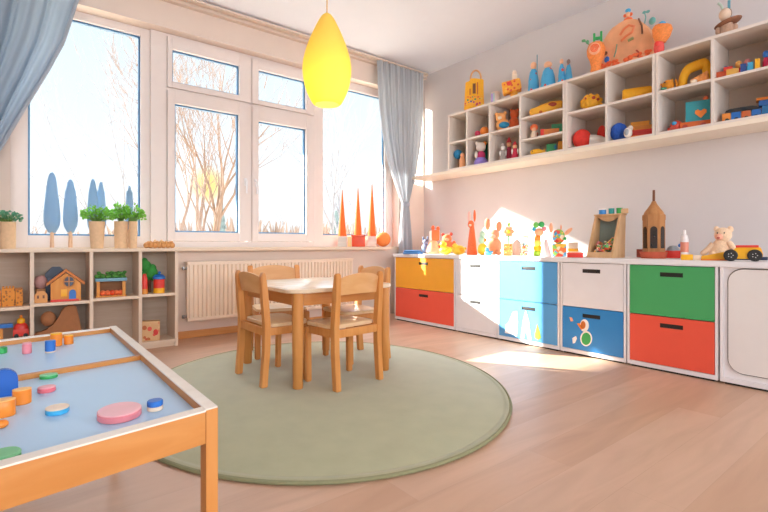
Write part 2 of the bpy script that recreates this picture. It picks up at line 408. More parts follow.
# stickers on the blue drawers
def sticker(d, pts, m, lab, X=SX):
    p = [onX(x, y, X) for x, y in pts]
    return MB().prismx([(q.y, q.z) for q in p], X-.0025, X+.002).build('sticker', m, d, label=lab)
dl = drawers[('two li', 1)]; dk = drawers[('white ', 1)]
sticker(dl, [(505, 333), (506, 325), (509, 322), (513, 312), (517, 311), (518, 322), (517, 337), (514, 335), (511, 334)], WHITEP, 'white castle sticker')
sticker(dl, [(521, 338), (523, 321), (526, 310), (529, 321), (531.5, 340), (528, 339), (526, 327), (524.5, 338)], WHITEP, 'white arch sticker')
sticker(dl, [(535, 338), (535, 333), (537.5, 323.5), (540, 332), (541, 338), (538, 340)], LIME, 'green plant sticker')
def ell(cx, cy, rx, ry, n=18): return [(cx+rx*math.cos(2*PI*i/n), cy+ry*math.sin(2*PI*i/n)) for i in range(n)]
def sticker2(d, pts, m, lab, k):
    return sticker(d, pts, m, lab, SX-.001*k)
sticker2(dk, ell(586.3, 338.6, 5.9, 7.6), WHITEP, 'white edge of the duck sticker body', 0)
sticker2(dk, ell(586.3, 338.8, 4.7, 6.2), GREEN, 'green duck sticker body', 1)
sticker2(dk, ell(584.5, 325.5, 4.4, 6.3), WHITEP, 'white duck sticker head', 0)
sticker2(dk, ell(583.2, 325, 2.5, 4.0), mat('sticker_rust', '#C9702E', .5, .03, 30), 'rust coloured duck sticker face', 1)
sticker2(dk, [(577, 323.5), (579.5, 323), (583, 328), (581.5, 330)], ORANGE, 'orange duck bill sticker', 1)
sticker2(dk, [(569.5, 317), (572, 317.5), (573.5, 321), (571, 321.5)], P('sticker_peach', '#F0A880'), 'small peach triangle sticker', 0)
sticker2(dk, [(572.5, 338), (576, 336), (577, 338.5), (575, 343), (573, 343.5)], WHITEP, 'small white shell sticker', 0)

# ------------------------------------------------------------------ wall cubbies
SF = 3.48; SB = 1.525; STP = 2.095
sb = MB().box(SF, WX-.001, .45, 3.875, 1.495, SB, .002)
solo(sb.build('wall_shelf', mat('shelf_board_bounce', '#F0E3CF', .5, .012, 15), None), 'long wall board under the toy cubbies, bounce light in its colour', 'shelf')  # warmer than the cubbies: bounced light on the underside painted in
def cubby(lab, ya, yb, divs, rows):
    t = thing('wall_cubby', lab, 'shelf', (0, 0, 0), 0, 'white cubby units on the wall board')
    w = .009
    MB().box(SF, WX-.002, yb, ya, STP-.02, STP, .002).build('top_board', SHELFW, t)
    MB().box(SF, WX-.002, yb, ya, SB, SB+.016).build('bottom_board', SHELFW, t)
    ys = [ya]+divs+[yb]
    for i, y in enumerate(ys):
        c = y-w if i == 0 else (y+w if i == len(ys)-1 else y)
        MB().box(SF+.001, WX-.002, c-w, c+w, SB+.016, STP-.02).build('side_panel' if i in (0, len(ys)-1) else 'divider', SHELFW, t)
    for i, r in enumerate(rows):
        yh = ys[i]-(2*w if i == 0 else w); yl = ys[i+1]+(2*w if i == len(ys)-2 else w)
        for z in r: MB().box(SF+.002, WX-.012, yl, yh, z-.017, z).build('shelf_board', SHELFW, t)
    MB().box(WX-.012, WX-.002, yb+.002, ya-.002, SB+.016, STP-.02).build('back_panel', mat('shelf_back_shade', '#BBAA99', .6, .02, 15), t, label='back panel with cubby shade in its colour')  # darker than the boards: shade inside the cubbies put into the colour
cubby('white wall cubby nearest the window, four columns wide', 3.325, 2.032, [3.072, 2.792, 2.455], [(1.81,), (1.815,), (1.82,), (1.878, 1.688)])
cubby('white wall cubby in the middle, below the big orange dome', 2.028, 1.356, [1.694], [(1.828,), (1.828,)])
cubby('white wall cubby at the right edge of the photo', 1.352, .66, [1.016], [(1.826,), (1.822,)])

# ------------------------------------------------------------------ curtains
def curtain(rows, n, y0, nv=60, nu=220, depth=.03, phase=0.):
    """rows: (z, left x, right x, pleat depth factor) from the top down"""
    b = MB(); zs = [r[0] for r in rows]; grid = []
    def sample(z):
        for a, c in zip(rows, rows[1:]):
            if z <= a[0] and z >= c[0]:
                f = (a[0]-z)/(a[0]-c[0]); return [a[i]+(c[i]-a[i])*f for i in range(4)]
        return list(rows[-1])
    for j in range(nv+1):
        z = zs[0]+(zs[-1]-zs[0])*j/nv
        h = .03; s0, s1, s2 = sample(min(zs[0], z+h)), sample(z), sample(max(zs[-1], z-h))
        _, xl, xr, a = [(p+2*q+r)/4 for p, q, r in zip(s0, s1, s2)]
        line = []
        for i in range(nu+1):
            u = i/nu
            th = 2*PI*n*(u+.012*math.sin(9*u+2.3*j/nv))+phase
            k = .65+.35*math.sin(5.1*u+1.3)
            y = y0+depth*a*k*math.sin(th)+depth*.35*a*math.sin(2.7*th+4*j/nv)
            x = xl+(xr-xl)*u+.25*depth*a*math.sin(th*1.0+1.2)*(1 if 0 < i < nu else 0)
            line.append(b.bm.verts.new((x, y, z)))
        grid.append(line)
    for p, q in zip(grid, grid[1:]):
        for i in range(nu): b.bm.faces.new((p[i], p[i+1], q[i+1], q[i]))
    return b
CURT = cloth_mat('curtain_grey', '#C3C7CC', .35)
CURTB = cloth_mat('curtain_blue', '#A9BACA', .4)
HEMM = cloth_mat('curtain_hem', '#BCC4CE', .3)
YC = 3.885
def cx(px, py): return onY(px, py, YC).x
rows = [(2.721, cx(377, 60), cx(423.5, 76), .55), (2.3, cx(379.5, 100), cx(423, 110), .75), (1.9, cx(384, 136), cx(420, 150), .85), (1.62, cx(390, 164), cx(416, 172), .8),
        (1.4, cx(397, 186), cx(412, 190), .65), (1.22, cx(402.8, 204), cx(408.4, 204), .4), (1.12, cx(402, 214), cx(409.5, 214), .5), (.9, cx(400.8, 232), cx(411, 232), .7), (.35, cx(399, 270), cx(413, 270), .8)]
t = thing('curtain', 'tied grey-blue curtain in the window corner by the toy shelf', 'curtain', (0, 0, 0), 0, 'grey-blue window curtains')
curtain(rows, 9, YC, depth=.036).build('cloth', CURT, t, sharp=180)
b = MB(); p0, p1 = cx(402.6, 204), cx(408.8, 204)
b.lathe([(.046, -.022), (.050, -.01), (.050, .01), (.046, .022)], 0, 0, 28, 1, .75)
o = b.build('tieback', HEMM, t, label='pale grey tieback band'); o.location = ((p0+p1)/2, YC, 1.215)
YC = 3.87
rowsL = [(2.721, -1.35, cx(88, -22), .8), (2.48, -1.32, cx(77.5, 0), .8), (2.15, -1.22, cx(63, 44), .85), (1.9, -1.1, cx(44.5, 76), .85), (1.66, -.98, cx(24, 108), .8),
         (1.38, -.84, cx(0, 149), .75), (1.1, -.66, -.24, .6), (.92, -.55, -.38, .35), (.84, -.56, -.36, .45), (.76, -.57, -.34, .5)]
t = thing('curtain', 'pulled-back blue curtain at the top left corner of the photo', 'curtain', (0, 0, 0), 0, 'grey-blue window curtains')
curtain(rowsL, 10, YC, depth=.05, phase=.8).build('cloth', CURTB, t, sharp=180)
hem = []
for j in range(40):
    z = 2.70-j*(2.70-1.12)/39
    for a, c in zip(rowsL, rowsL[1:]):
        if c[0] <= z <= a[0]: hem.append((a[2]+(c[2]-a[2])*(a[0]-z)/(a[0]-c[0]), YC-.012, z))
MB().tube(hem, .011, 8).build('hem', HEMM, t, label='pale stitched hem along the curtain edge')
b = MB(); b.lathe([(.095, -.025), (.1, 0), (.095, .025)], 0, 0, 28, 1, .5)
o = b.build('tieback', HEMM, t, label='pale grey tieback band'); o.location = (-.465, YC, .92)
solo(MB().box(-1.5, 3.72, 3.865, 3.895, 2.722, 2.736).build('curtain_track', mat('track_beige', '#D8C6B6', .5, .01, 20), None), 'beige curtain track along the ceiling above the windows', 'curtain track')

# ------------------------------------------------------------------ rug
rug = thing('rug', 'large round sage green rug on the wooden floor', 'rug', (1.32, 2.20, 0), math.radians(70))
rug.scale = (1.082/1.023, .954/1.023, 1)
b = MB(); b.lathe([(0, 0), (1.010, 0), (1.023, .004), (1.023, .009), (1.015, .013), (0.997, .0135), (0.991, .011), (0.985, .0135), (0, .0135)], 0, 0, 128)
m = mat('rug_sage', '#A9A683', .95, .05, 9, 0, sheen=.3)
nt = m.node_tree; nz = nt.nodes.new('ShaderNodeTexNoise'); nz.inputs['Scale'].default_value = 350; bp = nt.nodes.new('ShaderNodeBump'); bp.inputs['Strength'].default_value = .25; bp.inputs['Distance'].default_value = .002
tcn = [q for q in nt.nodes if q.type == 'TEX_COORD'][0]; nt.links.new(tcn.outputs['Object'], nz.inputs['Vector']); nt.links.new(nz.outputs['Fac'], bp.inputs['Height']); nt.links.new(bp.outputs['Normal'], nt.nodes['Principled BSDF'].inputs['Normal'])
b.build('pile', m, rug, sharp=60)
MB().tube([(1.021*math.cos(2*PI*i/128), 1.021*math.sin(2*PI*i/128), .008) for i in range(128)], .0075, 8, True).build('edge_binding', mat('rug_binding', '#8C8A66', .9, .05, 40), rug, label='darker green edge binding')
RZ = .0137

# ------------------------------------------------------------------ children's table and four chairs
tb = thing('childrens_table', 'small square beech table with rounded corners on the rug', 'table', (1.452, 2.52, RZ))
def rr3(hx, hy, r, n=8): return rrect(-hx, hx, -hy, hy, r, n)
def slab(b, out, z0, z1, bev=.004):
    ins = [(x*(1-bev/.35), y*(1-bev/.35)) for x, y in out]
    rg = [[b._v((x, y, z)) for x, y in o] for o, z in ((ins, z0), (out, z0+bev), (out, z1-bev), (ins, z1))]
    n = len(out)
    b.bm.faces.new(rg[0]); b.bm.faces.new(rg[-1])
    for a, c in zip(rg, rg[1:]):
        for i in range(n): b.bm.faces.new((a[i], a[(i+1) % n], c[(i+1) % n], c[i]))
    return b
slab(MB(), rr3(.345, .385, .09), .497, .519).build('tabletop', TOPW, tb)
for (lx, ly) in ((-.29, -.335), (.29, -.335), (-.29, .335), (.29, .335)):
    MB().lathe([(.024, 0), (.027, .004), (.030, .25), (.031, .497)], lx, ly, 24).build('leg', HONEY, tb)
for s in (-1, 1):
    MB().box(-.262, .262, s*.335-.011, s*.335+.011, .43, .497, .002).build('apron', HONEYX, tb)
    MB().box(s*.29-.011, s*.29+.011, -.307, .307, .43, .497, .002).build('apron', wood('honey_y', '#C37E3E', '#CF8E4E', .38, (14, 1.2, 14), 2.2), tb)
def chair_proto(w, d, label, loc, rot):
    """origin midway between the rear feet, the chair faces local +y"""
    c = thing('childrens_chair', label, 'chair', loc, rot, 'beech chairs around the small table'); h = w/2
    for s in (-1, 1):
        b = MB(); x0, x1 = s*h-.017, s*h+.017            # rear post: splays back at the foot, rounded at the top
        pts = [(-.034, 0), (.008, 0), (.024, .20), (.026, .33), (.010, .50), (-.002, .585), (-.008, .600), (-.020, .606), (-.030, .596), (-.033, .57), (-.024, .45), (-.012, .33), (-.014, .20)]
        b.prismx(pts, x0, x1)
        bmesh.ops.bevel(b.bm, geom=b.bm.edges[:], offset=.004, segments=2, affect='EDGES', clamp_overlap=True)
        b.build('rear_leg', CHAIRW, c, sharp=45)
        b = MB(); b.prismx([(d-.028, 0), (d+.004, 0), (d+.010, .30), (d-.024, .30)], s*(h-.004)-.017, s*(h-.004)+.017)
        bmesh.ops.bevel(b.bm, geom=b.bm.edges[:], offset=.005, segments=2, affect='EDGES', clamp_overlap=True)
        b.build('front_leg', CHAIRW, c, sharp=45)
        MB().box(s*(h-.006)-.009, s*(h-.006)+.009, .024, d-.022, .268, .31, .003).build('side_rail', CHAIRW, c)
    MB().box(-h+.017, h-.017, -.008, .010, .268, .31, .003).build('rear_rail', CHAIRW, c)
    MB().box(-h+.019, h-.019, d-.018, d+.002, .268, .31, .003).build('front_rail', CHAIRW, c)
    out = rrect(-h+.0, h-.0, .028, d+.022, .045, 6)
    b = MB(); n = len(out); cxm, cym = 0, (d+.05)/2
    tp = [b._v((x, y, .329)) for x, y in out]; bt = [b._v((x, y, .311)) for x, y in out]; ti = [b._v((cxm+(x-cxm)*.96, cym+(y-cym)*.96, .332)) for x, y in out]
    b.bm.faces.new(ti); b.bm.faces.new(bt)
    for i in range(n):
        j = (i+1) % n; b.bm.faces.new((bt[i], bt[j], tp[j], tp[i])); b.bm.faces.new((tp[i], tp[j], ti[j], ti[i]))
    b.build('seat', SEATW, c)
    b = MB(); N = 14                                    # bent, arched backrest slab
    rows_ = []
    for i in range(N+1):
        u = i/N*2-1; x = u*(h-.0165); y = -.024*(1-u*u)
        zt = .575+.028*(1-u*u)**.8 if abs(u) < 1 else .575
        zb = .487+.006*(1-u*u)
        rows_.append([b._v((x, y+dy+.02-(z-.487)*.22, z)) for (dy, z) in ((-.022, zb), (-.022, zt), (-.010, zt), (-.010, zb))])
    for a, e in zip(rows_, rows_[1:]):
        for k in range(4): b.bm.faces.new((a[k], a[(k+1) % 4], e[(k+1) % 4], e[k]))
    b.bm.faces.new(rows_[0]); b.bm.faces.new(rows_[-1])
    b.build('backrest', wood('backrest_veneer', '#D9A066', '#E3B07A', .4, (2, 10, 10), 2.4), c, sharp=50)
    return c
R = math.radians
ch = chair_proto(.32, .285, 'beech chair with its back to the camera, right front of table', (1.445, 2.043, RZ), R(7))
ch.scale = (.96, .88, 1)
c2 = copy_thing(ch, (1.038, 2.483, RZ), R(-90), 'beech chair at the left side of the table, facing right'); c2.scale = (1.07, .86, 1)
c3 = copy_thing(ch, (1.925, 2.555, RZ), R(88), 'beech chair at the right side by the yellow drawers, back sunlit')
c3.scale = (1, 1, 1)
c4 = copy_thing(ch, (1.475, 3.13, RZ), R(180-14), 'beech chair behind the table with its back to the radiator'); c4.scale = (1.05, 1, 1)

# ------------------------------------------------------------------ activity table (left foreground)
AZ = .48; SH = .16
at_ = thing('activity_table', 'low beech activity table with pale blue top in left foreground', 'table', (0, 0, 0))
XR, XLT = .2785, -.78; YN, YF = .819, 1.856
def sk(b):                                            # the table stands slightly out of square
    for v in b.bm.verts: v.co.y += (v.co.x-XR)*SH
    return b
RW = .021
sk(MB().box(XLT, XR-RW, YN, YN+.022, AZ-.058, AZ-.003, .0015)).build('front_rail', HONEYX, at_)
sk(MB().box(XLT, XR-RW, YF-.022, YF, AZ-.056, AZ-.003, .0015)).build('back_rail', HONEYX, at_)
for x in (XR-RW, XLT):
    sk(MB().box(x, x+RW, YN+.002, YF-.002, AZ-.056, AZ-.001, .0015)).build('side_rail', wood('honey_y', ''  , ''), at_)
sk(MB().box(XLT+RW, XR-RW, YN+.022, YF-.022, AZ-.03, AZ-.016)).build('play_surface', mat('table_blue', '#B4D4EE', .33, .01, 8, spec=.5), at_, label='pale blue play surface')
sk(MB().box(XLT+RW, XR-RW, 1.345, 1.36, AZ-.016, AZ-.005, .001)).build('divider_strip', HONEYX, at_)
capm = wood('cap_white', '#E8DCCB', '#F0E6D8', .3, (1.2, 12, 12), 2)
sk(MB().box(XLT, XR-RW, YN-.001, YN+.022, AZ-.003, AZ)).build('edge_cap', capm, at_, label='whitewashed top edge')
sk(MB().box(XLT, XR-RW, YF-.022, YF+.001, AZ-.003, AZ)).build('edge_cap', capm, at_, label='whitewashed top edge')
for x in (XR-RW, XLT): sk(MB().box(x, x+RW+.0005, YN, YF, AZ-.001, AZ+.0015)).build('edge_cap', capm, at_, label='whitewashed top edge')
for (x, y) in ((XR-.0205, YN-.001), (XR-.0205, YF-.03), (XLT, YN-.001), (XLT, YF-.03)):
    sk(MB().box(x, x+.0215, y, y+.032, 0, AZ-.001 if y < 1 else AZ-.056, .0015)).build('leg', HONEY, at_)
TS = AZ-.016
def ttoy(name, label, cat, px, py, w, h, m, grp='wooden play pieces on the blue table', sx=1.0, top=None, bev=.0015, topz=None):
    p = onZ(px, py, TS); s = unit(p.x, p.y); r = w*s/2/math.sqrt(1+((px-384)/FL)**2)
    t = thing(name, label, cat, (p.x, p.y+r*.8*min(1, sx), TS), facing(p.x, p.y), grp)
    b = MB(); hh = h*s
    if top is None: b.cyl(0, 0, 0, hh, r, r, 32, bev, 1, sx); b.build('body', m, t)
    else:
        b.cyl(0, 0, 0, hh*topz, r, r, 32, bev, 1, sx); b.build('body', m, t)
        MB().cyl(0, 0, hh*topz, hh, r*1.0, r*1.0, 32, bev, 1, sx).build('cap', top[0], t, label=top[1])
    return t
ttoy('play_cylinder', 'pink play cylinder on the far half of the blue table', 'toy', 27, 354, 10, 11, PINK, top=(P('toy_pink_top', '#F0A8AE'), 'paler pink cap'), topz=.85)
ttoy('play_cylinder', 'blue play cylinder with wooden base on the far table half', 'toy', 50.5, 353, 11, 12, CREAM, top=(P('toy_mid_blue', '#2F6FC0'), 'blue cap'), topz=.12)
ttoy('play_cylinder', 'taller orange play cylinder behind the blue cylinder', 'toy', 56.5, 346.5, 12.5, 13, ORANGE, top=(YELLOW, 'yellow-orange cap'), topz=.9)
ttoy('play_cylinder', 'shorter orange play cylinder, rightmost at the far rail', 'toy', 69, 344.5, 10, 9, ORANGE, top=(YELLOW, 'yellow-orange cap'), topz=.9)
ttoy('play_disc', 'bright green play disc at the far left of the table', 'toy', 1, 354, 13, 6, GREEN)
ttoy('play_disc', 'flat green oval disc by the divider strip', 'toy', 49, 379, 19, 4.2, GREEN, sx=.7, top=(P('toy_mint', '#7CC48A'), 'paler green top'), topz=.6)
ttoy('play_disc', 'small pink oval disc just in front of the divider strip', 'toy', 47, 393, 19, 5.5, P('toy_rose', '#DE6E78'), sx=.9, top=(P('toy_pink_top', ''), 'paler pink top'), topz=.7)
ttoy('play_disc', 'cyan disc with cream top near the front rail', 'toy', 58, 415, 25, 6, CYAN, sx=1.1, top=(CREAM, 'cream top'), topz=.85)
ttoy('play_disc', 'large pink oval disc in the middle of the table', 'toy', 122.5, 421, 46, 8, P('toy_rose2', '#E58A92'), sx=1.15, top=(P('toy_pink_pale', '#F2B8BC'), 'paler pink top'), topz=.8)
ttoy('play_cylinder', 'low blue and white cylinder beside the large pink disc', 'toy', 156.5, 411.5, 16.5, 10, CREAM, top=(P('toy_mid_blue', ''), 'blue cap'), topz=.42)
ttoy('play_disc', 'large pale green disc at the front left of table', 'toy', 4, 463, 36, 7, GREEN, sx=1.1, top=(P('toy_mint', ''), 'paler green top'), topz=.5)
ttoy('play_block', 'orange round block in front of the blue arch', 'toy', 22, 405, 20, 15, ORANGE, sx=.8, top=(P('toy_apricot', '#F8C070'), 'paler top face'), topz=.95)
ttoy('play_block', 'big orange round block at the left edge of photo', 'toy', 3, 418, 26, 17, ORANGE, sx=.7, top=(P('toy_apricot', ''), 'paler top face'), topz=.95)
p = onZ(2, 428, TS); s = unit(p.x, p.y)
solo(MB().sph(0, 0, 4*s, 5.5*s, 5.5*s, 4*s).build('play_bead', ORANGE), 'small orange bead in front of the big orange block', 'toy', p, 0)
p = onZ(3, 400, TS); s = unit(p.x, p.y); p.y += .03
b = MB(s); out = [(-12, 0), (12, 0), (12, 16)]+[(12*math.cos(a), 16+12*math.sin(a)) for a in [PI*i/14 for i in range(1, 14)]]+[(-12, 16)]
b.prism(out, -5, 5); bmesh.ops.bevel(b.bm, geom=b.bm.edges[:], offset=.002, segments=2, affect='EDGES', clamp_overlap=True)
solo(b.build('play_arch', P('toy_royal', '#1F5FB4'), None, sharp=50), 'royal blue arch block standing on the blue table', 'toy', p, facing(p.x, p.y))

# ------------------------------------------------------------------ pendant lamp
pl = thing('pendant_lamp', 'yellow drop-shaped pendant lamp above the small table', 'lamp', (1.545, 2.52, 1.648))
def cr(p, t):
    i = min(int(t), len(p)-2); f = t-i
    q = [p[max(i-1, 0)], p[i], p[i+1], p[min(i+2, len(p)-1)]]
    return tuple(.5*((2*q[1][k])+(-q[0][k]+q[2][k])*f+(2*q[0][k]-5*q[1][k]+4*q[2][k]-q[3][k])*f*f+(-q[0][k]+3*q[1][k]-3*q[2][k]+q[3][k])*f**3) for k in (0, 1))
cps = [(0.0, .078), (.012, .092), (.05, .112), (.10, .132), (.16, .146), (.22, .1525), (.28, .150), (.34, .138), (.40, .120), (.46, .098), (.52, .072), (.57, .048), (.60, .028), (.612, .012)]
outer = [(lambda q: (q[0]*.94, q[1]))(cr(cps, i*.25)) for i in range((len(cps)-1)*4+1)]
b = MB(); b.lathe([(r-.003, z) for z, r in outer[::-1] if r > .02]+[(r, z) for z, r in outer]+[(0, .612*.94)], 0, 0, 48)
# the shade is one closed skin: inner wall up, outer wall down
m = cloth_mat('shade_yellow', '#FFF08A', .5)
b.build('shade', m, pl, sharp=60)
def emi(name, col, k):
    m = bpy.data.materials.new(name); m.use_nodes = True; bs = m.node_tree.nodes['Principled BSDF']
    bs.inputs['Base Color'].default_value = lin(col); bs.inputs['Emission Color'].default_value = lin(col); bs.inputs['Emission Strength'].default_value = k; return m
MB().sph(0, 0, .20, .045, .045, .06).build('bulb', emi('bulb_glow', '#FFE9A8', 1.5), pl)
MB().cyl(0, 0, .26, .36, .02).build('socket', WHITE, pl)
MB().tube([(0, 0, .57), (0, 0, CZ-1.648-.02)], .004, 8).build('cord', mat('cord_cream', '#E2B870', .6), pl)
MB().lathe([(.05, CZ-1.650), (.05, CZ-1.663), (.02, CZ-1.678)], 0, 0, 24).build('ceiling_rose', WHITE, pl)

# ------------------------------------------------------------------ toys: helpers (sizes in photo pixels at the toy's own depth)
def slim(t, px):           # real plan size: the wide lens stretches things away from the picture's middle
    c = 1/math.sqrt(1+((px-384)/FL)**2); t.scale = (c, c, 1) if t['category'] not in ('toy car', 'toy truck', 'toy train') else (1, 1, 1)
    g = t.get('group')
    if g in ('toys inside the wall cubbies', 'cloth dolls in the third lower cubby') and t['category'] != 'toy truck': t.scale = (c*1.06, c*1.06, 1.13)
    if g in ('toy blocks in the far right upper cubby', 'peg figures in the far right upper cubby'): t.scale = (c*1.04, c*1.04, 1.2)
def toyX(name, label, cat, px, X, z, grp=None, rot=None):
    p = onX(px, 245, X); p.z = z+.0006
    t = thing(name, label, cat, p, facing(p.x, p.y) if rot is None else rot, grp); slim(t, px); return t, unit(p.x, p.y)
def toyY(name, label, cat, px, Y, z, grp=None, rot=None):
    p = onY(px, 245, Y); p.z = z+.0006
    t = thing(name, label, cat, p, facing(p.x, p.y) if rot is None else rot, grp); slim(t, px); return t, unit(p.x, p.y)
def bb(b, w=.4):
    bmesh.ops.bevel(b.bm, geom=b.bm.edges[:], offset=w*b.u, segments=2, affect='EDGES', clamp_overlap=True); return b
def S(t, u, name, m, *sph, label=None):
    b = MB(u)
    for q in sph: b.sph(*q)
    return b.build(name, m, t, label=label)
def B(t, u, name, m, *bx, bev=.5, label=None):
    b = MB(u)
    for q in bx: b.box(*q, bev)
    return b.build(name, m, t, label=label)
def Lt(t, u, name, m, prof, x=0, y=0, label=None, sx=1, sy=1, seg=24):
    return MB(u).lathe(prof, x, y, seg, sx, sy).build(name, m, t, label=label)

# ------------------------------------------------------------------ toys on the worktop
G = 'toys along the white worktop'
t, u = toyX('folded_cloth', 'folded blue cloth at the window end of the worktop', 'cloth', 413, 3.13, CT)
B(t, u, 'fold', P('cloth_blue', '#4E86C0', .8), (-10, 10, -9, 9, 0, 2), (-9, 8, -8, 8, 2, 3.6), bev=.9)
t, u = toyX('toy_figure', 'small grey-blue toy figure beside the fox plush', 'toy', 425.5, 3.42, CT, G)
S(t, u, 'body', P('slate_blue', '#6F86A8', .7), (0, 0, 5, 4, 3.5, 5)); S(t, u, 'head', P('slate_blue', ''), (0, 0, 11.5, 2.8)); S(t, u, 'ear', P('slate_blue', ''), (-2.2, 0, 15, .9, .7, 2.2)); S(t, u, 'ear', P('slate_blue', ''), (2.2, 0, 15, .9, .7, 2.2))
t, u = toyX('fox_plush', 'peach and orange fox plush sitting near the curtain', 'plush toy', 433, 3.3, CT, G)
Lt(t, u, 'body', PEACH, [(0, 0), (6.5, .3), (7.5, 2), (6, 7), (4, 12), (2.5, 15), (0, 16)]); B(t, u, 'head', CORAL, (-1.5, 6.5, -4, 4, 13, 24), bev=2.2)
B(t, u, 'muzzle', WHITEP, (-3.5, .2, -3, 3, 13, 23), bev=1.4); S(t, u, 'ear', CORAL, (0, 0, 26, 1.8, 1.2, 2.5)); S(t, u, 'ear', CORAL, (5, 0, 25, 1.8, 1.2, 2.5)); S(t, u, 'tail', MAROON, (5.5, -1, 5, 2.2, 2.2, 4.5))
t, u = toyX('teddy_bear', 'orange teddy bear behind the yellow ducks', 'plush toy', 448, 3.52, CT, G)
S(t, u, 'body', CORAL, (0, 0, 6.5, 6, 5, 6.5)); S(t, u, 'head', CORAL, (-1, 0, 15, 4.8, 4.4, 4.6)); S(t, u, 'ear', MAROON, (-5, 0, 19, 1.8, 1, 1.8)); S(t, u, 'ear', MAROON, (3, 0, 19.5, 1.8, 1, 1.8)); S(t, u, 'arm', CORAL, (6, -2, 9, 2, 2, 4)); S(t, u, 'arm', CORAL, (-6, -2, 9, 2, 2, 4)); S(t, u, 'muzzle', PEACH, (-1, -4.2, 14, 2, 1.2, 1.6))
def duck(px, X, label, m, k=1.0, grp=G):
    t, u = toyX('toy_duck', label, 'toy duck', px, X, CT, grp); u *= k
    b = MB(u); b.sph(0, 0, 4, 6.5, 5, 4.2); b.sph(5.4, 0, 6, 2, 1.8, 1.8); b.build('body', m, t)
    S(t, u, 'head', m, (-2.2, 0, 9.8, 3.6, 3.4, 3.5)); S(t, u, 'beak', ORANGE, (-6, -1, 9.4, 1.8, 1.3, .8)); S(t, u, 'eye', BLACK, (-4, -2.7, 10.6, .55)); S(t, u, 'wing', m, (1.5, -4.6, 4.5, 3, 1, 2)); return t
duck(445.5, 3.2, 'yellow toy duck standing left, next to the fox plush', LEMON)
t, u = toyX('toy_chick', 'squat lemon yellow chick right of the yellow duck', 'toy', 458.5, 3.22, CT, G)
S(t, u, 'body', LEMON, (0, 0, 4.6, 7, 6, 4.8)); S(t, u, 'head', LEMON, (-3.5, -2, 8.4, 3, 2.8, 2.8)); S(t, u, 'beak', ORANGE, (-6.3, -3, 8, 1.4, 1, .7)); S(t, u, 'wing', YELLOW, (3, -5.2, 5, 3, .9, 2)); S(t, u, 'tail', YELLOW, (6.6, 0, 6.2, 1.6, 1.6, 1.3))
t, u = toyX('rabbit_doll', 'tall coral cone-shaped rabbit doll with upright ears', 'toy', 472, 3.25, CT, G)
Lt(t, u, 'body', CORAL, [(0, 0), (5.2, 0), (5.2, 1.5), (4.2, 12), (2.8, 24), (2, 29), (0, 30)]); S(t, u, 'head', CORAL, (-1, 0, 30.5, 3.3, 3, 4)); S(t, u, 'ear', CORAL, (2.6, 0, 39, 1.3, .9, 6)); S(t, u, 'ear', P('pale_pink', '#F0BCB0', .7), (-2.8, 0, 38, 1.6, .9, 5.5)); S(t, u, 'muzzle', CREAM, (-1.8, -2.8, 29.5, 1.4, 1, 1.2))
t, u = toyX('rabbit_plush', 'peach rabbit plush sitting with two round-tipped ears', 'plush toy', 493.5, 3.42, CT, G)
S(t, u, 'body', PEACH, (0, 0, 9, 8.5, 7, 9)); S(t, u, 'head', PEACH, (0, 0, 20, 6.5, 5.6, 5.5)); S(t, u, 'ear', P('ear_peach', '#F0A078', .8), (-6, 0, 30.5, 2.9, 1.3, 6)); S(t, u, 'ear', P('ear_peach', ''), (5.5, 0, 28.5, 3.1, 1.3, 5.2)); S(t, u, 'muzzle', CREAM, (-.5, -5, 18.5, 2.6, 1.4, 2)); S(t, u, 'foot', PEACH, (-5, -6, 2.2, 3, 3.5, 2.2)); S(t, u, 'foot', PEACH, (5, -6, 2.2, 3, 3.5, 2.2))
t, u = toyX('stacking_toy', 'lemon and mint stacking toy left of the peach rabbit', 'toy', 482.5, 3.24, CT, G)
S(t, u, 'ball', LEMON, (0, 0, 6, 5, 5, 6)); S(t, u, 'ball', P('mint', '#BBDCC0'), (-.5, 0, 15, 3.6, 3.6, 4)); S(t, u, 'ball', P('mint', ''), (0, 0, 21, 3, 3, 3.2)); S(t, u, 'knob', ORANGE, (2.2, -1, 15, 2, 2, 2))
duck(488.5, 3.11, 'little blue duckling in front of the peach rabbit', P('duck_blue', '#4FA3D6'), .62)
t, u = toyX('flower_toy', 'orange flower toy with patterned base and green leaf', 'toy', 508, 3.22, CT, G)
B(t, u, 'base', dots_mat('dots_warm', '#EE9A52', ['#F5C84C', '#D9442E', '#7DBB5A', '#F4E3C0'], 60), (-4.5, 4.5, -4, 4, 0, 12), bev=1.2); MB(u).tube([(0, 0, 11), (.6, 0, 20)], .7).build('stem', GREEN, t)
b = MB(u)
for i in range(6): b.sph(.6+3.4*math.cos(i*PI/3), 0, 24+3.4*math.sin(i*PI/3), 2.2, 1.1, 2.2)
b.build('petals', PEACH, t); S(t, u, 'centre', LEMON, (.6, -1, 24, 1.9, 1.2, 1.9)); S(t, u, 'leaf', LIME, (1, 0, 31, 1.3, .8, 2.4))
t, u = toyX('felt_dome', 'pale pink felt dome between flower toy and candy jar', 'toy', 517, 3.42, CT, G)
Lt(t, u, 'dome', P('pale_rose', '#EFD3CC', .85), [(0, 0), (5, 0), (5, 6), (4.2, 11), (2.4, 14.5), (0, 16)])
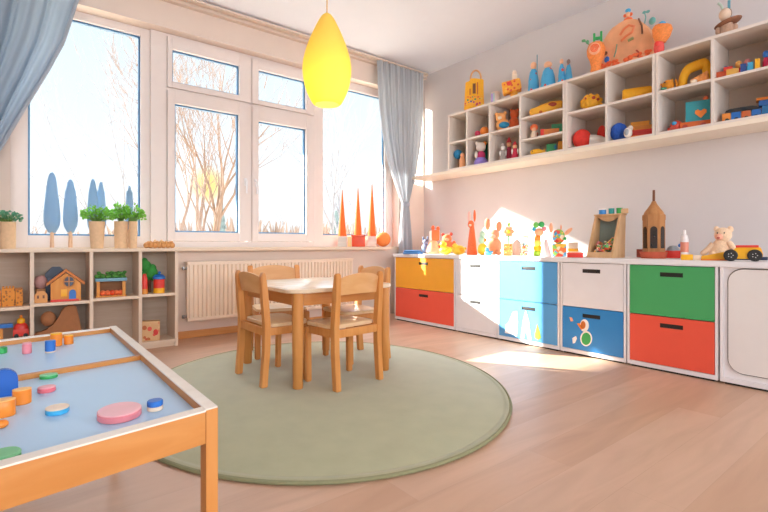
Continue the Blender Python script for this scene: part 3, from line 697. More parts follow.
def jar(px, X, label, w, h, cols):
    t, u = toyX('candy_jar', label, 'jar', px, X, CT, G)
    Lt(t, u, 'glass', glass_mat('jar_glass', '#F2F5F5', .1), [(0, 0), (w, .2), (w, h*.8), (w*.8, h*.9), (w*.8, h)])
    b = MB(u); rnd = random.Random(int(px))
    for i in range(46):
        a, r, z = rnd.random()*2*PI, (w-1.6)*math.sqrt(rnd.random()), 1.4+(h*.74-2)*rnd.random(); b.sph(r*math.cos(a), r*math.sin(a), z, 1.15, seg=8)
    b.build('sweets', dots_mat('sweets', '#F0B050', cols, 70, 9), t, kind='stuff'); Lt(t, u, 'lid', CREAM, [(0, h), (w*.9, h), (w*.9, h+2.4), (0, h+2.8)])
jar(524.5, 3.22, 'glass jar of mixed sweets with a cream lid', 4.6, 18, ['#E2513C', '#F6C12E', '#6FB85A', '#F1E4CC', '#EF8E4E', '#5FA8D0'])
t, u = toyX('flower_toy', 'tall stacked flower toy with green and pink head', 'toy', 537.5, 3.3, CT, G)
for i, (m, r) in enumerate(((LIME, 4.2), (YELLOW, 4), (P('lemon2', '#EBD75E'), 3.6), (ORANGE, 3.2))): Lt(t, u, 'ring', m, [(0, i*5.2), (r*.8, i*5.2), (r, i*5.2+1), (r, i*5.2+4), (r*.8, i*5.2+5.2), (0, i*5.2+5.2)], label=None)
S(t, u, 'head', PEACH, (1.5, 0, 24, 4.6, 3.6, 4.2)); S(t, u, 'petal', P('leaf_mid', '#6FBF5B'), (-1.5, -.5, 31, 3, 2, 3)); S(t, u, 'petal', GREEN, (4, -.5, 31.5, 3, 2, 3)); S(t, u, 'petal', PINK, (6.5, 0, 27, 2.4, 1.8, 2.4)); S(t, u, 'petal', CYAN, (-3.5, 0, 27, 2.2, 1.8, 2.2))
t, u = toyX('felt_cone', 'pale pink felt cone in front of stacked flower toy', 'toy', 546, 3.13, CT, G)
Lt(t, u, 'cone', P('pale_rose', ''), [(0, 0), (5.6, 0), (5.8, 1), (1.4, 17), (0, 18)])
t, u = toyX('rabbit_plush', 'multicoloured patchwork rabbit with peach ears by red box', 'plush toy', 559.5, 3.26, CT, G)
PW = dots_mat('patchwork', '#F0A24C', ['#F27D3A', '#F4C343', '#E2503A', '#8CC35A', '#F2D7B0', '#5FA9CF'], 42, 9)
b = MB(u); b.box(-7.5, 7, -4.5, 4.5, 0, 13, 2.2); b.sph(-1, 0, 20, 6.6, 5, 7.4); b.build('body', PW, t)
S(t, u, 'ear', PEACH, (-8.5, 0, 29, 1.9, 1.1, 5.2)); b = MB(u); b.M = Matrix.Translation((8.5, 0, 25)) @ Matrix.Rotation(R(50), 4, 'Y'); b.sph(0, 0, 0, 2, 1.1, 5.4); b.build('ear', PEACH, t)
S(t, u, 'eye', CYAN, (-4, -4.4, 22.5, 1.5, .9, 1.5)); S(t, u, 'mouth', RED, (-2.5, -4.6, 15.5, 2.4, .8, 1.2)); S(t, u, 'leaf', GREEN, (5.5, -3.5, 18, 1.6, .8, 1.6)); S(t, u, 'antenna', ORANGE, (1.5, 0, 29, .6, .6, 3))
t, u = toyX('toy_block', 'pale cream block behind the flat red box', 'toy block', 573, 3.4, CT, G)
B(t, u, 'block', CREAM, (-5, 5, -4, 4, 0, 14)); B(t, u, 'stripe', YELLOW, (-5.1, 5.1, -4.1, 4.1, 5, 8), bev=.2)
t, u = toyX('toy_box', 'flat red box lying left of the wooden display stand', 'toy box', 575, 3.13, CT, G)
B(t, u, 'box', RED, (-8, 8, -4, 4, 0, 3.4)); B(t, u, 'lid', P('red_lid', '#F0543E'), (-8.3, 8.3, -4.3, 4.3, 3.4, 5), bev=.3)
# slanted wooden display stand
WOODS = wood('stand_wood', '#C99E6E', '#D8B084', .5, (10, 10, 1.5), 2.5)
st = thing('display_stand', 'slanted wooden display stand with grey-green back board', 'display stand', (3.2, 1.6, CT), -PI/2)
yl, yr = -.104, .083      # local x = -Y
for x in (yl, yr-.016):
    bb(MB().prismx([(0, 0), (.19, 0), (.205, .300), (.125, .300)], x, x+.016), .002).build('side_panel', WOODS, st)
MB().box(yl+.016, yr-.016, .004, .185, 0, .012).build('bottom_board', WOODS, st)
MB().box(yl-.004, yr+.004, .12, .212, .300, .312, .002).build('top_board', WOODS, st)
b = MB(); b.prismx([(.150, .012), (.162, .012), (.192, .30), (.180, .30)], yl+.016, yr-.016); b.build('back_board', mat('slate_green', '#7B8C86', .7, .04, 30), st, label='grey-green back board')
v = [(yl+.016, .300)]+[(yl+.016+(yr-yl-.032)*i/16, .300-.012-.030*abs(math.sin(PI*i/16))**1.0*(1 if 2 < i < 14 else .6)) for i in range(17)]+[(yr-.016, .300)]
b = MB(); b.M = Matrix.Translation((0, .135, 0)); b.prism(v, 0, .008); b.build('valance', WOODS, st, label='wavy wooden valance')
MB().prismx([(.004, .012), (.016, .012), (.026, .04), (.016, .04)], yl+.016, yr-.016).build('front_lip', WOODS, st)
b = MB(); rnd = random.Random(3)
for i in range(90):
    x = yl+.035+(yr-yl-.07)*rnd.random(); y = .038+.085*rnd.random(); z = .030+(.03+.06*(y-.03)/.1)*rnd.random()+.03*math.exp(-((x-.03)/.03)**2)
    b.sph(x, y, z, .007+.008*rnd.random(), seg=8)
o = b.build('toy_pieces', dots_mat('bits', '#E4CFA8', ['#D8543E', '#3E9A54', '#F0B84A', '#E9DCC4', '#E48A96', '#7BB36A', '#C96A3E'], 75, 9), None, kind='stuff')
solo(o, 'heap of small colourful toy pieces inside the wooden display stand', 'toy pieces', st.location, -PI/2)
for px, m, lab, w in ((602.5, P('cup_blue', '#3E8FD6'), 'blue paint pot, leftmost on top of the wooden stand', 3.4), (611.5, P('cup_teal', '#2F9A94'), 'teal paint pot, middle one on top of the wooden stand', 2.6), (619.5, P('cup_green', '#3C9A48'), 'green paint pot on the wooden stand beside wood block', 2.8)):
    p = onX(px, 216, 3.355); u = unit(p.x, p.y)
    t = thing('paint_pot', lab, 'paint pot', (p.x, p.y, CT+.312), facing(p.x, p.y), 'paint pots on the wooden stand')
    Lt(t, u, 'pot', m, [(0, 0), (w*.95, 0), (w, .5), (w, 4.4), (0, 4.4)]); Lt(t, u, 'lid', WHITEP if px < 605 else m, [(0, 4.4), (w*1.06, 4.4), (w*1.06, 5.6), (0, 5.8)])
p = onX(627, 216, 3.37); u = unit(p.x, p.y)
t = thing('wooden_block', 'round-ended wooden block on top of the wooden stand', 'block', (p.x, p.y+.02, CT+.312), facing(p.x, p.y))
B(t, u, 'block', WOODS, (-3.6, 4.0, -3, 3, 0, 5), bev=1)
# wooden lantern standing on a terracotta tray
t, u = toyX('plant_tray', 'round terracotta tray under the wooden lantern', 'tray', 653.4, 3.36, CT)
TERRA = mat('terracotta', '#C4583A', .6, .06, 30)
Lt(t, u, 'tray', TERRA, [(0, 0), (12.5, 0), (14, 5), (14.3, 6.6), (13.4, 6.6), (12.6, 2), (0, 2)])
tr_z = CT+2*u+.0008
t, u = toyX('plant_tray', 'small dark terracotta tray left of the lantern tray', 'tray', 640.5, 3.56, CT)
B(t, u, 'tray', P('terra_dark', '#9C4430', .6), (-4, 4, -4, 4, 0, 8), bev=.6)
t, u = toyX('toy_lantern', 'wooden toy lantern with dark arched windows and spire', 'lantern', 653.8, 3.36, tr_z)
LW = wood('lantern_wood', '#A8703E', '#BC8450', .45, (10, 10, 1.5), 3)
Lt(t, u, 'base', DARKW, [(0, 0), (11, 0), (11.6, 2.5), (11, 3), (0, 3)], seg=6); Lt(t, u, 'body', LW, [(0, 3), (11.4, 3), (11.4, 36), (0, 36)], seg=6); Lt(t, u, 'cornice', LW, [(0, 36), (11.8, 36), (11.8, 40.5), (11.3, 41.5), (0, 42)], seg=6)
Lt(t, u, 'roof', LW, [(0, 41.5), (10.6, 41.5), (9.6, 44), (6.4, 48), (3.4, 52), (2, 55), (0, 55)], seg=24); Lt(t, u, 'spire', DARKW, [(0, 54), (1.5, 54), (1.3, 66), (0, 66.3)], seg=12)
for k in range(6):
    a = -PI/2+k*PI/3+PI/6*0
    b = MB(u); b.M = Matrix.Rotation(a+PI/2, 4, 'Z') @ Matrix.Translation((0, -11.4*math.cos(PI/6)-.15, 0))
    arch = [(-3.6, 8), (3.6, 8), (3.6, 26)]+[(3.6*math.cos(PI*i/8), 26+3.6*math.sin(PI*i/8)) for i in range(1, 8)]+[(-3.6, 26)]
    b.prism(arch, -.25, .2); b.build('window', mat('lantern_window', '#2C221C', .15, .3, 40), t, label='dark arched window')
t, u = toyX('toy_box', 'red toy box with grey dome lid behind the lantern', 'toy box', 674, 3.52, CT, G)
B(t, u, 'box', RED, (-10, 9, -6, 6, 0, 7.5), bev=.6); Lt(t, u, 'dome', GREYT, [(0, 7.5), (7, 7.5), (6, 10), (3.5, 12), (0, 12.6)], -1); S(t, u, 'knob', BLUE, (5.5, -1, 12.5, 1.6, 1.6, 1.8))
t, u = toyX('squeeze_bottle', 'slim white squeeze bottle with pink label band', 'bottle', 684.5, 3.3, CT, G)
Lt(t, u, 'bottle', P('bottle_white', '#E6DDD8', .3), [(0, 0), (4, .2), (4.1, 20), (3.4, 23.5), (1.8, 24.5), (0, 24.5)]); Lt(t, u, 'cap', WHITEP, [(0, 24.5), (1.8, 24.5), (1.4, 29), (0, 29.4)]); Lt(t, u, 'label_band', P('band_salmon', '#DE8A70'), [(0, 7), (4.3, 7), (4.3, 17), (0, 17)])
t, u = toyX('toy_block', 'yellow-orange block in front of the squeeze bottle', 'toy block', 687, 3.14, CT, G); B(t, u, 'block', YELLOW, (-6, 6, -4, 4, 0, 5.6))
t, u = toyX('toy_block', 'pale block between the yellow block and the yellow wedge', 'toy block', 697.2, 3.16, CT, G); B(t, u, 'block', CREAM, (-3.4, 3.4, -4, 4, 0, 5))
# teddy
t, u = toyX('teddy_bear', 'cream teddy bear sitting behind the yellow toy car', 'plush toy', 722, 3.40, CT, G)
TED = mat('teddy_cream', '#EBC8A4', .95, .1, 90, .25, sheen=.4)
b = MB(u); b.lathe([(0, 0), (11, 0), (13, 4), (11.5, 11), (8, 17), (5, 20), (0, 21)], -1, 0, 20, 1, .8); b.build('body', TED, t)
b = MB(u); b.sph(1, 0, 24.5, 9.4, 8, 7.6); b.build('head', TED, t)
S(t, u, 'ear', TED, (8.2, 0, 30, 3.4, 2, 3.4)); S(t, u, 'ear', TED, (-5.6, 0, 30.5, 3, 2, 3)); S(t, u, 'muzzle', P('muzzle_pink', '#E9A88C', .8), (-3, -7, 22.6, 4.4, 3, 3.2)); S(t, u, 'mouth', P('mouth_red', '#B84A40'), (-3.6, -9.6, 21.6, 1.7, .8, 1)); S(t, u, 'eye', BLACK, (-4.6, -6.2, 26.4, .8)); S(t, u, 'eye', BLACK, (2.2, -7.2, 26.4, .8))
b = MB(u); b.tube([(-9, -2, 15), (-14, -3, 10), (-19, -4, 6.5)], [3.6, 3.2, 2.6], 12); b.sph(-19.5, -4, 6.3, 2.7); b.build('arm', TED, t)
b = MB(u); b.tube([(7, -3, 16), (10, -6, 12.5), (12, -8, 9.5)], [3.6, 3.3, 2.8], 12); b.sph(12, -8, 9.3, 3); b.build('arm', TED, t)
S(t, u, 'leg', TED, (-9, -8, 4, 4.2, 6, 4)); S(t, u, 'leg', TED, (6, -8, 4, 4.2, 6, 4))
t, u = toyX('wedge_block', 'yellow-orange wedge block in front of the teddy', 'toy block', 713, 3.17, CT, G)
bb(MB(u).prism([(-12, 0), (14, 0), (14, 8.5), (10, 8.5), (-4, 5.5), (-12, 4.4)], -4, 4), .5).build('wedge', YELLOW, t); B(t, u, 'base_strip', ORANGE, (-12.4, 14.4, -4.5, 4.5, 0, 1.6), bev=.3)
t, u = toyX('toy_car', 'yellow toy car with black wheels and red top', 'toy car', 744.5, 3.145, CT, G)
bb(MB(u).prism([(-15, 2.4), (13.5, 2.4), (14.5, 6), (13, 13), (11.5, 14.6), (-6, 14.6), (-8.5, 10.5), (-15, 9)], -6, 6), .8).build('body', YELLOW, t)
B(t, u, 'roof', RED, (-7, 11, -6.3, 6.3, 13.6, 16), bev=.6); B(t, u, 'chassis', P('chassis', '#26324A'), (-16, 17, -5, 5, 1.2, 3.6), bev=.5); B(t, u, 'bumper', P('chassis', ''), (12, 18, -6, 6, 1.4, 4.6), bev=.8)
for x in (-11, 8):
    for y in (-6.9, 6.9):
        b = MB(u); b.M = Matrix.Translation((x, y, 5.9)) @ Matrix.Rotation(PI/2, 4, 'X'); b.lathe([(2.6, -1.6), (5, -1.8), (5.9, -1), (5.9, 1), (5, 1.8), (2.6, 1.6)], 0, 0, 28); w = b.build('wheel', BLACK, t)
        b = MB(u); b.M = Matrix.Translation((x, y, 5.9)) @ Matrix.Rotation(PI/2, 4, 'X'); b.cyl(0, 0, -1.5, 1.5, 1.3)
        for k in range(5): b.sph(2*math.cos(k*2*PI/5), 2*math.sin(k*2*PI/5), 1.2 if y < 0 else -1.2, .9, .9, .5, 8)
        b.build('hub', P('hub_grey', '#C4C2BE'), w)

# ------------------------------------------------------------------ toys on top of the wall cubbies
XT = 3.545; ZT = STP
G2 = 'toys on top of the wall cubbies'
t, u = toyX('tote_bag', 'yellow tote bag with doodles and loop handle on the cubby', 'bag', 474.5, XT, ZT+.001)
TOTE = mat('tote_yellow', '#F2B02A', .8, .05, 60, .1)
bb(MB(u).prism([(-10.5, 0), (9.5, 0), (9, 29), (2, 29.5), (1.5, 30.5), (-4, 30.5), (-4.5, 27.5), (-9, 27)], -3, 3), .6).build('bag_body', TOTE, t)
MB(u).tube([(-4+.0, 0, 29)]+[(1.2+5.2*math.cos(PI-PI*i/12), 0, 31+8*math.sin(PI*i/12)) for i in range(13)]+[(6.4, 0, 29)], .9, 8).build('handle', mat('handle_tan', '#D9A06A', .8), t, label='tan loop handle')
for (x0, x1, z0, z1) in ((-5, -3.9, 14, 20), (-1.8, 1.2, 15, 25), (2.6, 3.6, 14, 26)): MB(u).box(x0, x1, -3.35, -2.9, z0, z1).build('doodle', BROWN if x0 > -3 and x0 < 0 else P('doodle_rust', '#C4622E'), t, label='dark painted bar')
MB(u).box(-9.4, 8.8, -3.3, -2.9, 3, 12.5).build('print_band', dots_mat('tote_dots', '#EFA92C', ['#C43A62', '#3E8E54', '#E36A2E', '#2C4C8C', '#A6527E', '#E7C250'], 42, .42), t, label='band of colourful printed spots')
t, u = toyX('small_cup', 'small white and lilac cup beside the yellow tote bag', 'cup', 495.5, XT, ZT)
Lt(t, u, 'cup', P('cup_white', '#E8DAD0'), [(0, 0), (5, 0), (4.2, 11), (3.6, 11), (3.4, 6), (0, 6)]); B(t, u, 'stripe', LILAC, (-4.4, -2.6, -4.2, -2, 0, 9), bev=.3); B(t, u, 'stripe', P('pale_aqua', '#A9D3D6'), (-2.4, -1, -4.8, -2.6, 1, 9.5), bev=.3)
t, u = toyX('toy_mushroom', 'orange-yellow mushroom-shaped toy house with white topper', 'toy', 514, XT, ZT, G2)
Lt(t, u, 'stem', P('must', '#E09A2C'), [(0, 0), (4.5, 0), (3.6, 4), (4, 7), (0, 7)]); b = MB(u); b.M = Matrix.Rotation(R(-10), 4, 'Y'); b.box(-10, 9, -6, 6, 5.5, 17, 2.2); b.build('cap', dots_mat('mush_dots', '#EFA02A', ['#D9502A', '#F3BE4A', '#C9603A'], 34, .36), t)
S(t, u, 'knob', RED, (-5, -5.5, 13, 2.4, 1.4, 2.4)); B(t, u, 'block', CREAM, (-2, 3.2, -2, 2, 17, 23.5), bev=.7); S(t, u, 'head', P('cream2', '#F0D6BC'), (.6, 0, 25, 2.3, 2.2, 2.6))
BLD = dots_mat('doll_blue', '#4AA6D2', ['#4AA6D2', '#55B0D8', '#D9503E', '#3E98C8', '#4AA6D2'], 26, .34)
def doll(px, label, w, h, skin=True, tilt=0):
    t, u = toyX('peg_doll', label, 'doll', px, XT, ZT, 'blue dolls on the cubby top')
    Lt(t, u, 'dress', BLD, [(0, 0), (w, 0), (w*.97, 1.5), (w*.84, h*.4), (w*.62, h*.62), (w*.35, h*.72), (0, h*.74)], 0, 0, sx=1, sy=.8)
    S(t, u, 'head', SKIN, (0, -.6, h*.82, w*.52, w*.5, h*.12)); b = MB(u); b.sph(.1, 1.4, h*.86, w*.52, w*.4, h*.10); b.build('hair', P('hair_tan', '#C98E5A'), t); return t, u
t, u = doll(533.5, 'slim blue doll with a thin staff, leftmost of the dolls', 6, 32)
MB(u).tube([(3.6, -2.8, 0), (3.6, -2.8, 36)], .5, 6).build('staff', P('staff', '#5C93A4'), t)
t, u = doll(548, 'plump blue doll with a plain round head', 8, 28)
b = MB(u); b.M = Matrix.Translation((4, 1, 0)); b.lathe([(0, 0), (3.8, 0), (3, 9), (0, 19)]); b.build('cape', P('cape_blue', '#2C7FB0'), t)
t, u = toyX('peg_doll', 'pair of joined blue dolls with red dots, rightmost dolls', 'doll', 565, XT, ZT, 'blue dolls on the cubby top')
for x, k in ((-3.4, 1), (3.6, .95)):
    Lt(t, u, 'dress', BLD, [(0, 0), (4.6, 0), (4.2, 2), (2.6, 15*k), (1.4, 19*k), (0, 20*k)], x); S(t, u, 'head', SKIN if x < 0 else P('grey_brown', '#8E7C74'), (x, 0, 22*k, 2, 2, 2.6))
# orange pumpkin backdrop with its two basket figures
WICK = mat('wicker_orange', '#EE8C46', .8, .16, 70, .5)
t, u = toyX('basket_figure', 'tall orange wicker vase holding green letter shapes', 'basket', 596, XT-.035, ZT, 'orange wicker figures on the cubby top')
Lt(t, u, 'vase', WICK, [(0, 0), (6, 0), (5, 6), (6.5, 12), (9, 17), (9.4, 23), (7.5, 28), (6, 29), (5, 28), (0, 26)], sx=1, sy=.9); S(t, u, 'rosette', PEACH, (-1.5, -8, 21, 6, 1.4, 6))
b = MB(u); b.tube([(-1.5+(4.4-i*.1)*math.cos(i*.45)*1, -9.4, 21+(4.4-i*.1)*math.sin(i*.45)) for i in range(38)], .55, 6); b.build('spiral', CORAL, t)
b = MB(u); b.box(-3, -.6, -1, 1, 27, 39, .4); b.box(4, 6.4, -1, 1, 27, 40, .4); b.box(-.6, 4, -1, 1, 32.2, 35, .4); b.build('letter_shape', GREEN, t, label='green H-shaped letter')
b = MB(u); b.tube([(-6, 0, 27), (-8.5, 0, 31), (-12, 0, 33)], .6, 6); b.sph(-12.5, 0, 33.5, 2.2, 1, 1.5); b.sph(-8.5, 0, 31.5, 1.6, 1, 2.2); b.build('leaf_sprig', P('sprig', '#5C9E68'), t)
t, u = toyX('pumpkin_dome', 'big orange painted dome, largest toy on the cubby top', 'toy', 627, XT+.10, ZT, rot=-PI/2); t.scale = (.98, .88, 1)
DOME = mat('dome_paint', '#F0B083', .85, .1, 14, .15)
out = [(-28, 0), (27, 0), (27, 6)]+[(27.5*math.cos(PI*i/22), 10+38*math.sin(PI*i/22)) for i in range(0, 23)]+[(-28, 6)]
b = MB(u); b.prism(out, -7, 7); bb(b, 1.2).build('dome', DOME, t, sharp=50)
b = MB(u); rnd = random.Random(5)
for i in range(46): b.sph(-25+50*rnd.random(), -7.2, 1.5+9*rnd.random(), 2.4, 1.1, 1.7, 8)
b.build('scale_trim', CORAL, t, label='band of orange scales along the base')
def stroke(t, u, pts, r, m, lab): MB(u).tube([(x, -7.4, z) for x, z in pts], r, 6).build('painted_mark', m, t, label=lab)
stroke(t, u, [(-4, 34), (0, 39), (5, 41), (10, 38), (8, 33), (2, 31), (-3, 28)], 1.3, P('mark_coral', '#EE8A58'), 'coral painted squiggle')
stroke(t, u, [(-10, 14), (-8, 20), (-7, 26)], .6, P('mark_green', '#6FA088'), 'thin green painted line'); stroke(t, u, [(14, 44), (17, 36), (17.5, 28)], .9, BROWN, 'dark painted curve'); stroke(t, u, [(4, 26), (9, 27)], 1.4, P('mark_sage', '#9BA46C'), 'sage painted dash')
stroke(t, u, [(12, 14), (15, 10), (13, 7)], .9, MAROON, 'small maroon mark')
S(t, u, 'painted_figure', BLUE, (-17.5, -7.2, 14, 2.6, 1, 3.2), label='blue painted figure'); S(t, u, 'painted_figure', BROWN, (-18.5, -7.4, 20.5, 1.8, .9, 2), label='brown painted dot')
S(t, u, 'knob', CORAL, (1, 0, 49, 4.5, 4, 3))
t2, u2 = toyX('clown_head', 'tiny clown figure with blue hat atop orange dome', 'toy', 628, XT+.10, ZT+51.2*u)
S(t2, u2, 'head', SKIN, (0, 0, 3.4, 2.6)); S(t2, u2, 'hat', CYAN, (0, 0, 7.6, 3, 2.4, 2)); S(t2, u2, 'hair', CORAL, (-3, 0, 3, 1.8)); S(t2, u2, 'hair', CORAL, (3, 0, 3.4, 1.8))
b = MB(u); b.tube([(17, 0, 40), (18, 0, 46), (17, 0, 50)], .6, 6); b.sph(16.5, 0, 51, 1.8, 1, 1.4); b.sph(20, 0, 50.5, 2, 1, 1.4); b.sph(24, 0, 40, 3.2, 1.6, 3.6); b.build('leaf_sprig', P('sprig_teal', '#6DAFA8'), t)
t, u = toyX('basket_figure', 'orange wicker basket with red stand right of dome', 'basket', 659, XT-.03, ZT, 'orange wicker figures on the cubby top')
Lt(t, u, 'stand', mat('coral_red', '#E5544A', .7, .1, 60, .2), [(0, 0), (4.5, 0), (5.5, 5), (4.8, 11), (0, 13)]); b = MB(u); b.M = Matrix.Rotation(R(8), 4, 'Y'); b.lathe([(0, 10), (5, 11), (9, 17), (10.5, 24), (9, 27), (7, 27), (0, 24)]); b.build('basket', WICK, t)
S(t, u, 'ball', CYAN, (3, 0, 27.5, 4.8, 4, 4.4)); S(t, u, 'flower', RED, (-2, -5, 9, 2.4, 1.2, 2.4))
t, u = toyX('monkey_plush', 'beige monkey plush in a wide-brimmed hat on top right', 'plush toy', 727, XT+.01, ZT)
MONK = mat('plush_taupe', '#C09A80', .95, .14, 60, .25, sheen=.3)
Lt(t, u, 'body', MONK, [(0, 0), (7, .3), (8.5, 4), (7.5, 9), (5, 13), (0, 15)]); b = MB(u); b.M = Matrix.Translation((1, 0, 12.5)) @ Matrix.Rotation(R(-12), 4, 'Y'); b.lathe([(0, -1.2), (8, -1.6), (13.5, -.4), (14.5, .6), (8, 1.2), (0, 2.6)]); b.build('hat_brim', mat('felt_umber', '#8C5C42', .9, .1, 40), t, label='brown wide brim')
S(t, u, 'head', P('face_cream', '#E3C6AC', .8), (-2, -1, 21.5, 6.4, 5.6, 6.4)); S(t, u, 'hair', BROWN, (-1, 1, 22.5, 6.2, 5, 6.2)); S(t, u, 'arm', MONK, (-9, -2, 6, 3, 3, 4.5)); S(t, u, 'arm', MONK, (8, -2, 6.5, 3, 3, 4))
b = MB(u); b.tube([(-4, 0, 27), (-6, 0, 32), (-9, 0, 35)], 1.4, 8); b.build('ribbon', P('ribbon_sage', '#B3C2B2', .8), t); MB(u).box(.5, 3.5, -2, 2, 26.5, 35, .8).build('hat_crown', P('crown_teal', '#5C97A6'), t)

# ------------------------------------------------------------------ toys inside the wall cubbies
XI = 3.56; Z0 = SB+.0165
GB = 'toys inside the wall cubbies'
t, u = toyX('toy_ball', 'orange ball in second upper cubby from window', 'ball', 484.5, XI, 1.8155, GB); S(t, u, 'ball', ORANGE, (0, 0, 4.2, 4.2))
t, u = toyX('toy_ball', 'raspberry red ball in second upper cubby from window', 'ball', 477.5, XI-.04, 1.8155, GB); S(t, u, 'ball', P('raspberry', '#CC3A5A'), (0, 0, 2.6, 2.6))
t, u = toyX('plush_flower', 'blue pompom flower on stem in lowest corner cubby', 'toy', 457.5, XI, Z0, GB); S(t, u, 'pompom', mat('pompom', '#2F86B8', .9, .2, 90, .4), (.5, 0, 13, 4.2, 3.8, 4.2)); MB(u).tube([(.8, 0, 0), (.6, 0, 10)], .6, 8).build('stem', BROWN, t); Lt(t, u, 'foot', BROWN, [(0, 0), (2.4, 0), (2, 1), (0, 1)])
t, u = toyX('peg_doll', 'peach peg doll beside the blue pompom flower', 'doll', 462.5, XI-.03, Z0, GB); Lt(t, u, 'body', P('doll_peach', '#E5A06E'), [(0, 0), (3, 0), (3, 5), (2.2, 9), (0, 10)]); S(t, u, 'head', SKIN, (0, 0, 11, 2.2))
t, u = toyX('picture_board', 'green board leaning in second lower cubby', 'board', 479, XI+.12, Z0, GB); b = MB(u); b.M = Matrix.Rotation(R(-8), 4, 'X'); b.box(-8, 8, 0, 1.2, 0, 24, .2); b.build('board', P('board_green', '#1F8A68'), t)
t, u = toyX('plush_bear', 'white and pink plush with lilac skirt before green board', 'plush toy', 481, XI-.02, Z0, GB); Lt(t, u, 'skirt', P('lilac_cloth', '#8F7BC8', .8), [(0, 0), (6.5, 0), (6.5, 3), (4, 6), (0, 6)]); S(t, u, 'body', P('magenta', '#C8386E', .8), (0, 0, 8, 4, 3.4, 4.4)); S(t, u, 'head', P('plush_white', '#E2D6CC', .9), (0, 0, 15.5, 4.6, 4, 4.4)); S(t, u, 'ear', P('plush_white', ''), (-3.6, 0, 19, 1.8, 1, 2)); S(t, u, 'ear', ORANGE, (3.4, 0, 18.5, 1.8, 1, 2)); S(t, u, 'arm', P('plush_white', ''), (-4.6, -1.5, 8.5, 1.5, 1.5, 3))
t, u = toyX('plush_bear', 'apricot bear plush with blue scarf in third upper cubby', 'plush toy', 503, XI, 1.8205, GB); S(t, u, 'body', P('apricot_plush', '#EDA866', .9), (0, 0, 5.5, 6.6, 5, 5.6)); S(t, u, 'head', P('apricot_plush', ''), (-2, -1, 12, 5, 4.4, 4.4)); S(t, u, 'ear', P('apricot_plush', ''), (-6, 0, 15.5, 1.7)); S(t, u, 'ear', P('apricot_plush', ''), (2, 0, 16, 1.7)); S(t, u, 'scarf', P('scarf_blue', '#2D8DB6', .8), (1, -4.5, 4.6, 5, 2.2, 2.8)); S(t, u, 'muzzle', CREAM, (-3, -5, 11, 2, 1.2, 1.5))
t, u = toyX('plush_bear', 'coral orange plush in the right of third upper cubby', 'plush toy', 514, XI+.11, 1.8205, GB); S(t, u, 'body', CORAL, (0, 0, 7, 5, 5, 7)); S(t, u, 'head', CORAL, (.5, 0, 16, 4.2, 4, 4)); S(t, u, 'ear', CORAL, (-2.5, 0, 19.5, 1.4)); S(t, u, 'ear', CORAL, (3.5, 0, 19.5, 1.4))
for k, (px, X, lab, m1, m2, h) in enumerate(((503, XI-.02, 'grey and white doll, leftmost in third lower cubby', P('doll_grey', '#A9A09A', .8), WHITEP, 16), (509, XI+.05, 'taller red-hatted doll at the back of third lower cubby', P('doll_wine', '#B23A54', .8), P('doll_grey', '#A9A09A', .8), 21), (515, XI-.03, 'crimson doll at the right of third lower cubby', P('crimson', '#C8324E', .8), WHITEP, 15))):
    t, u = toyX('cloth_doll', lab, 'doll', px, X, Z0, 'cloth dolls in the third lower cubby'); Lt(t, u, 'body', m1, [(0, 0), (3.4, 0), (3, h*.35), (1.8, h*.6), (0, h*.62)]); S(t, u, 'head', SKIN if k else m2, (0, 0, h*.72, 2.3, 2.2, 2.4)); Lt(t, u, 'hat', P('hat_red', '#C43A40', .8) if k != 0 else m1, [(0, h*.78), (2.5, h*.79), (1.2, h*.95), (0, h*1.05)]); S(t, u, 'arm', m2, (-2.6, -1.5, h*.4, .9, .9, 2.4)); S(t, u, 'arm', m2, (2.6, -1.5, h*.4, .9, .9, 2.4))
t, u = toyX('plush_giraffe', 'yellow giraffe plush lying in the top of three-tier column', 'plush toy', 546, XI+.02, 1.8785, GB)
GIR = dots_mat('giraffe', '#F2B134', ['#C8642A', '#F2B134', '#D98530'], 22, .3)
b = MB(u); b.tube([(-10, 0, 4), (-4, 0, 5), (4, 0, 6.6), (13, 0, 7.5)], [3.6, 4.6, 5.2, 4.4], 14); b.sph(-10, 0, 4, 3.6); b.sph(13, 0, 7.5, 4.4); b.build('body', GIR, t); S(t, u, 'head', P('must2', '#F0AE38', .8), (-12.5, -1, 3.6, 3.4, 3, 3.4)); S(t, u, 'patch', MAROON, (6, -4.4, 8, 4, 1.2, 2)); b = MB(u); b.tube([(8, -3, 3), (12, -5, 1.4)], 1.6, 10); b.build('leg', GIR, t)
t, u = toyX('cloth_doll', 'red-haired doll in the middle of three-tier column', 'doll', 534, XI, 1.6885, 'small toys in the three-tier column'); Lt(t, u, 'body', CREAM, [(0, 0), (4, 0), (3.4, 5), (2, 8), (0, 8.4)]); S(t, u, 'head', SKIN, (0, 0, 9.6, 2.6)); S(t, u, 'hair', CORAL, (0, 1, 11.8, 4, 3, 3.6)); S(t, u, 'arm', BROWN, (3.4, -2, 4, 1, 1, 2.4))
t, u = toyX('toy_box', 'orange toy box in middle of three-tier column', 'toy box', 550, XI+.02, 1.6885, 'small toys in the three-tier column'); B(t, u, 'box', P('box_orange', '#D9803A'), (-9, 9, -4, 4, 0, 7)); B(t, u, 'end_panel', RED, (-9.4, -6, -4.2, 4.2, 0, 7.2), bev=.3)
t, u = toyX('toy_block', 'mint green block behind the orange toy box', 'toy block', 557, XI+.13, 1.6885, 'small toys in the three-tier column'); B(t, u, 'block', P('block_mint', '#54B88A'), (-5.5, 5, -3, 3, 0, 14))
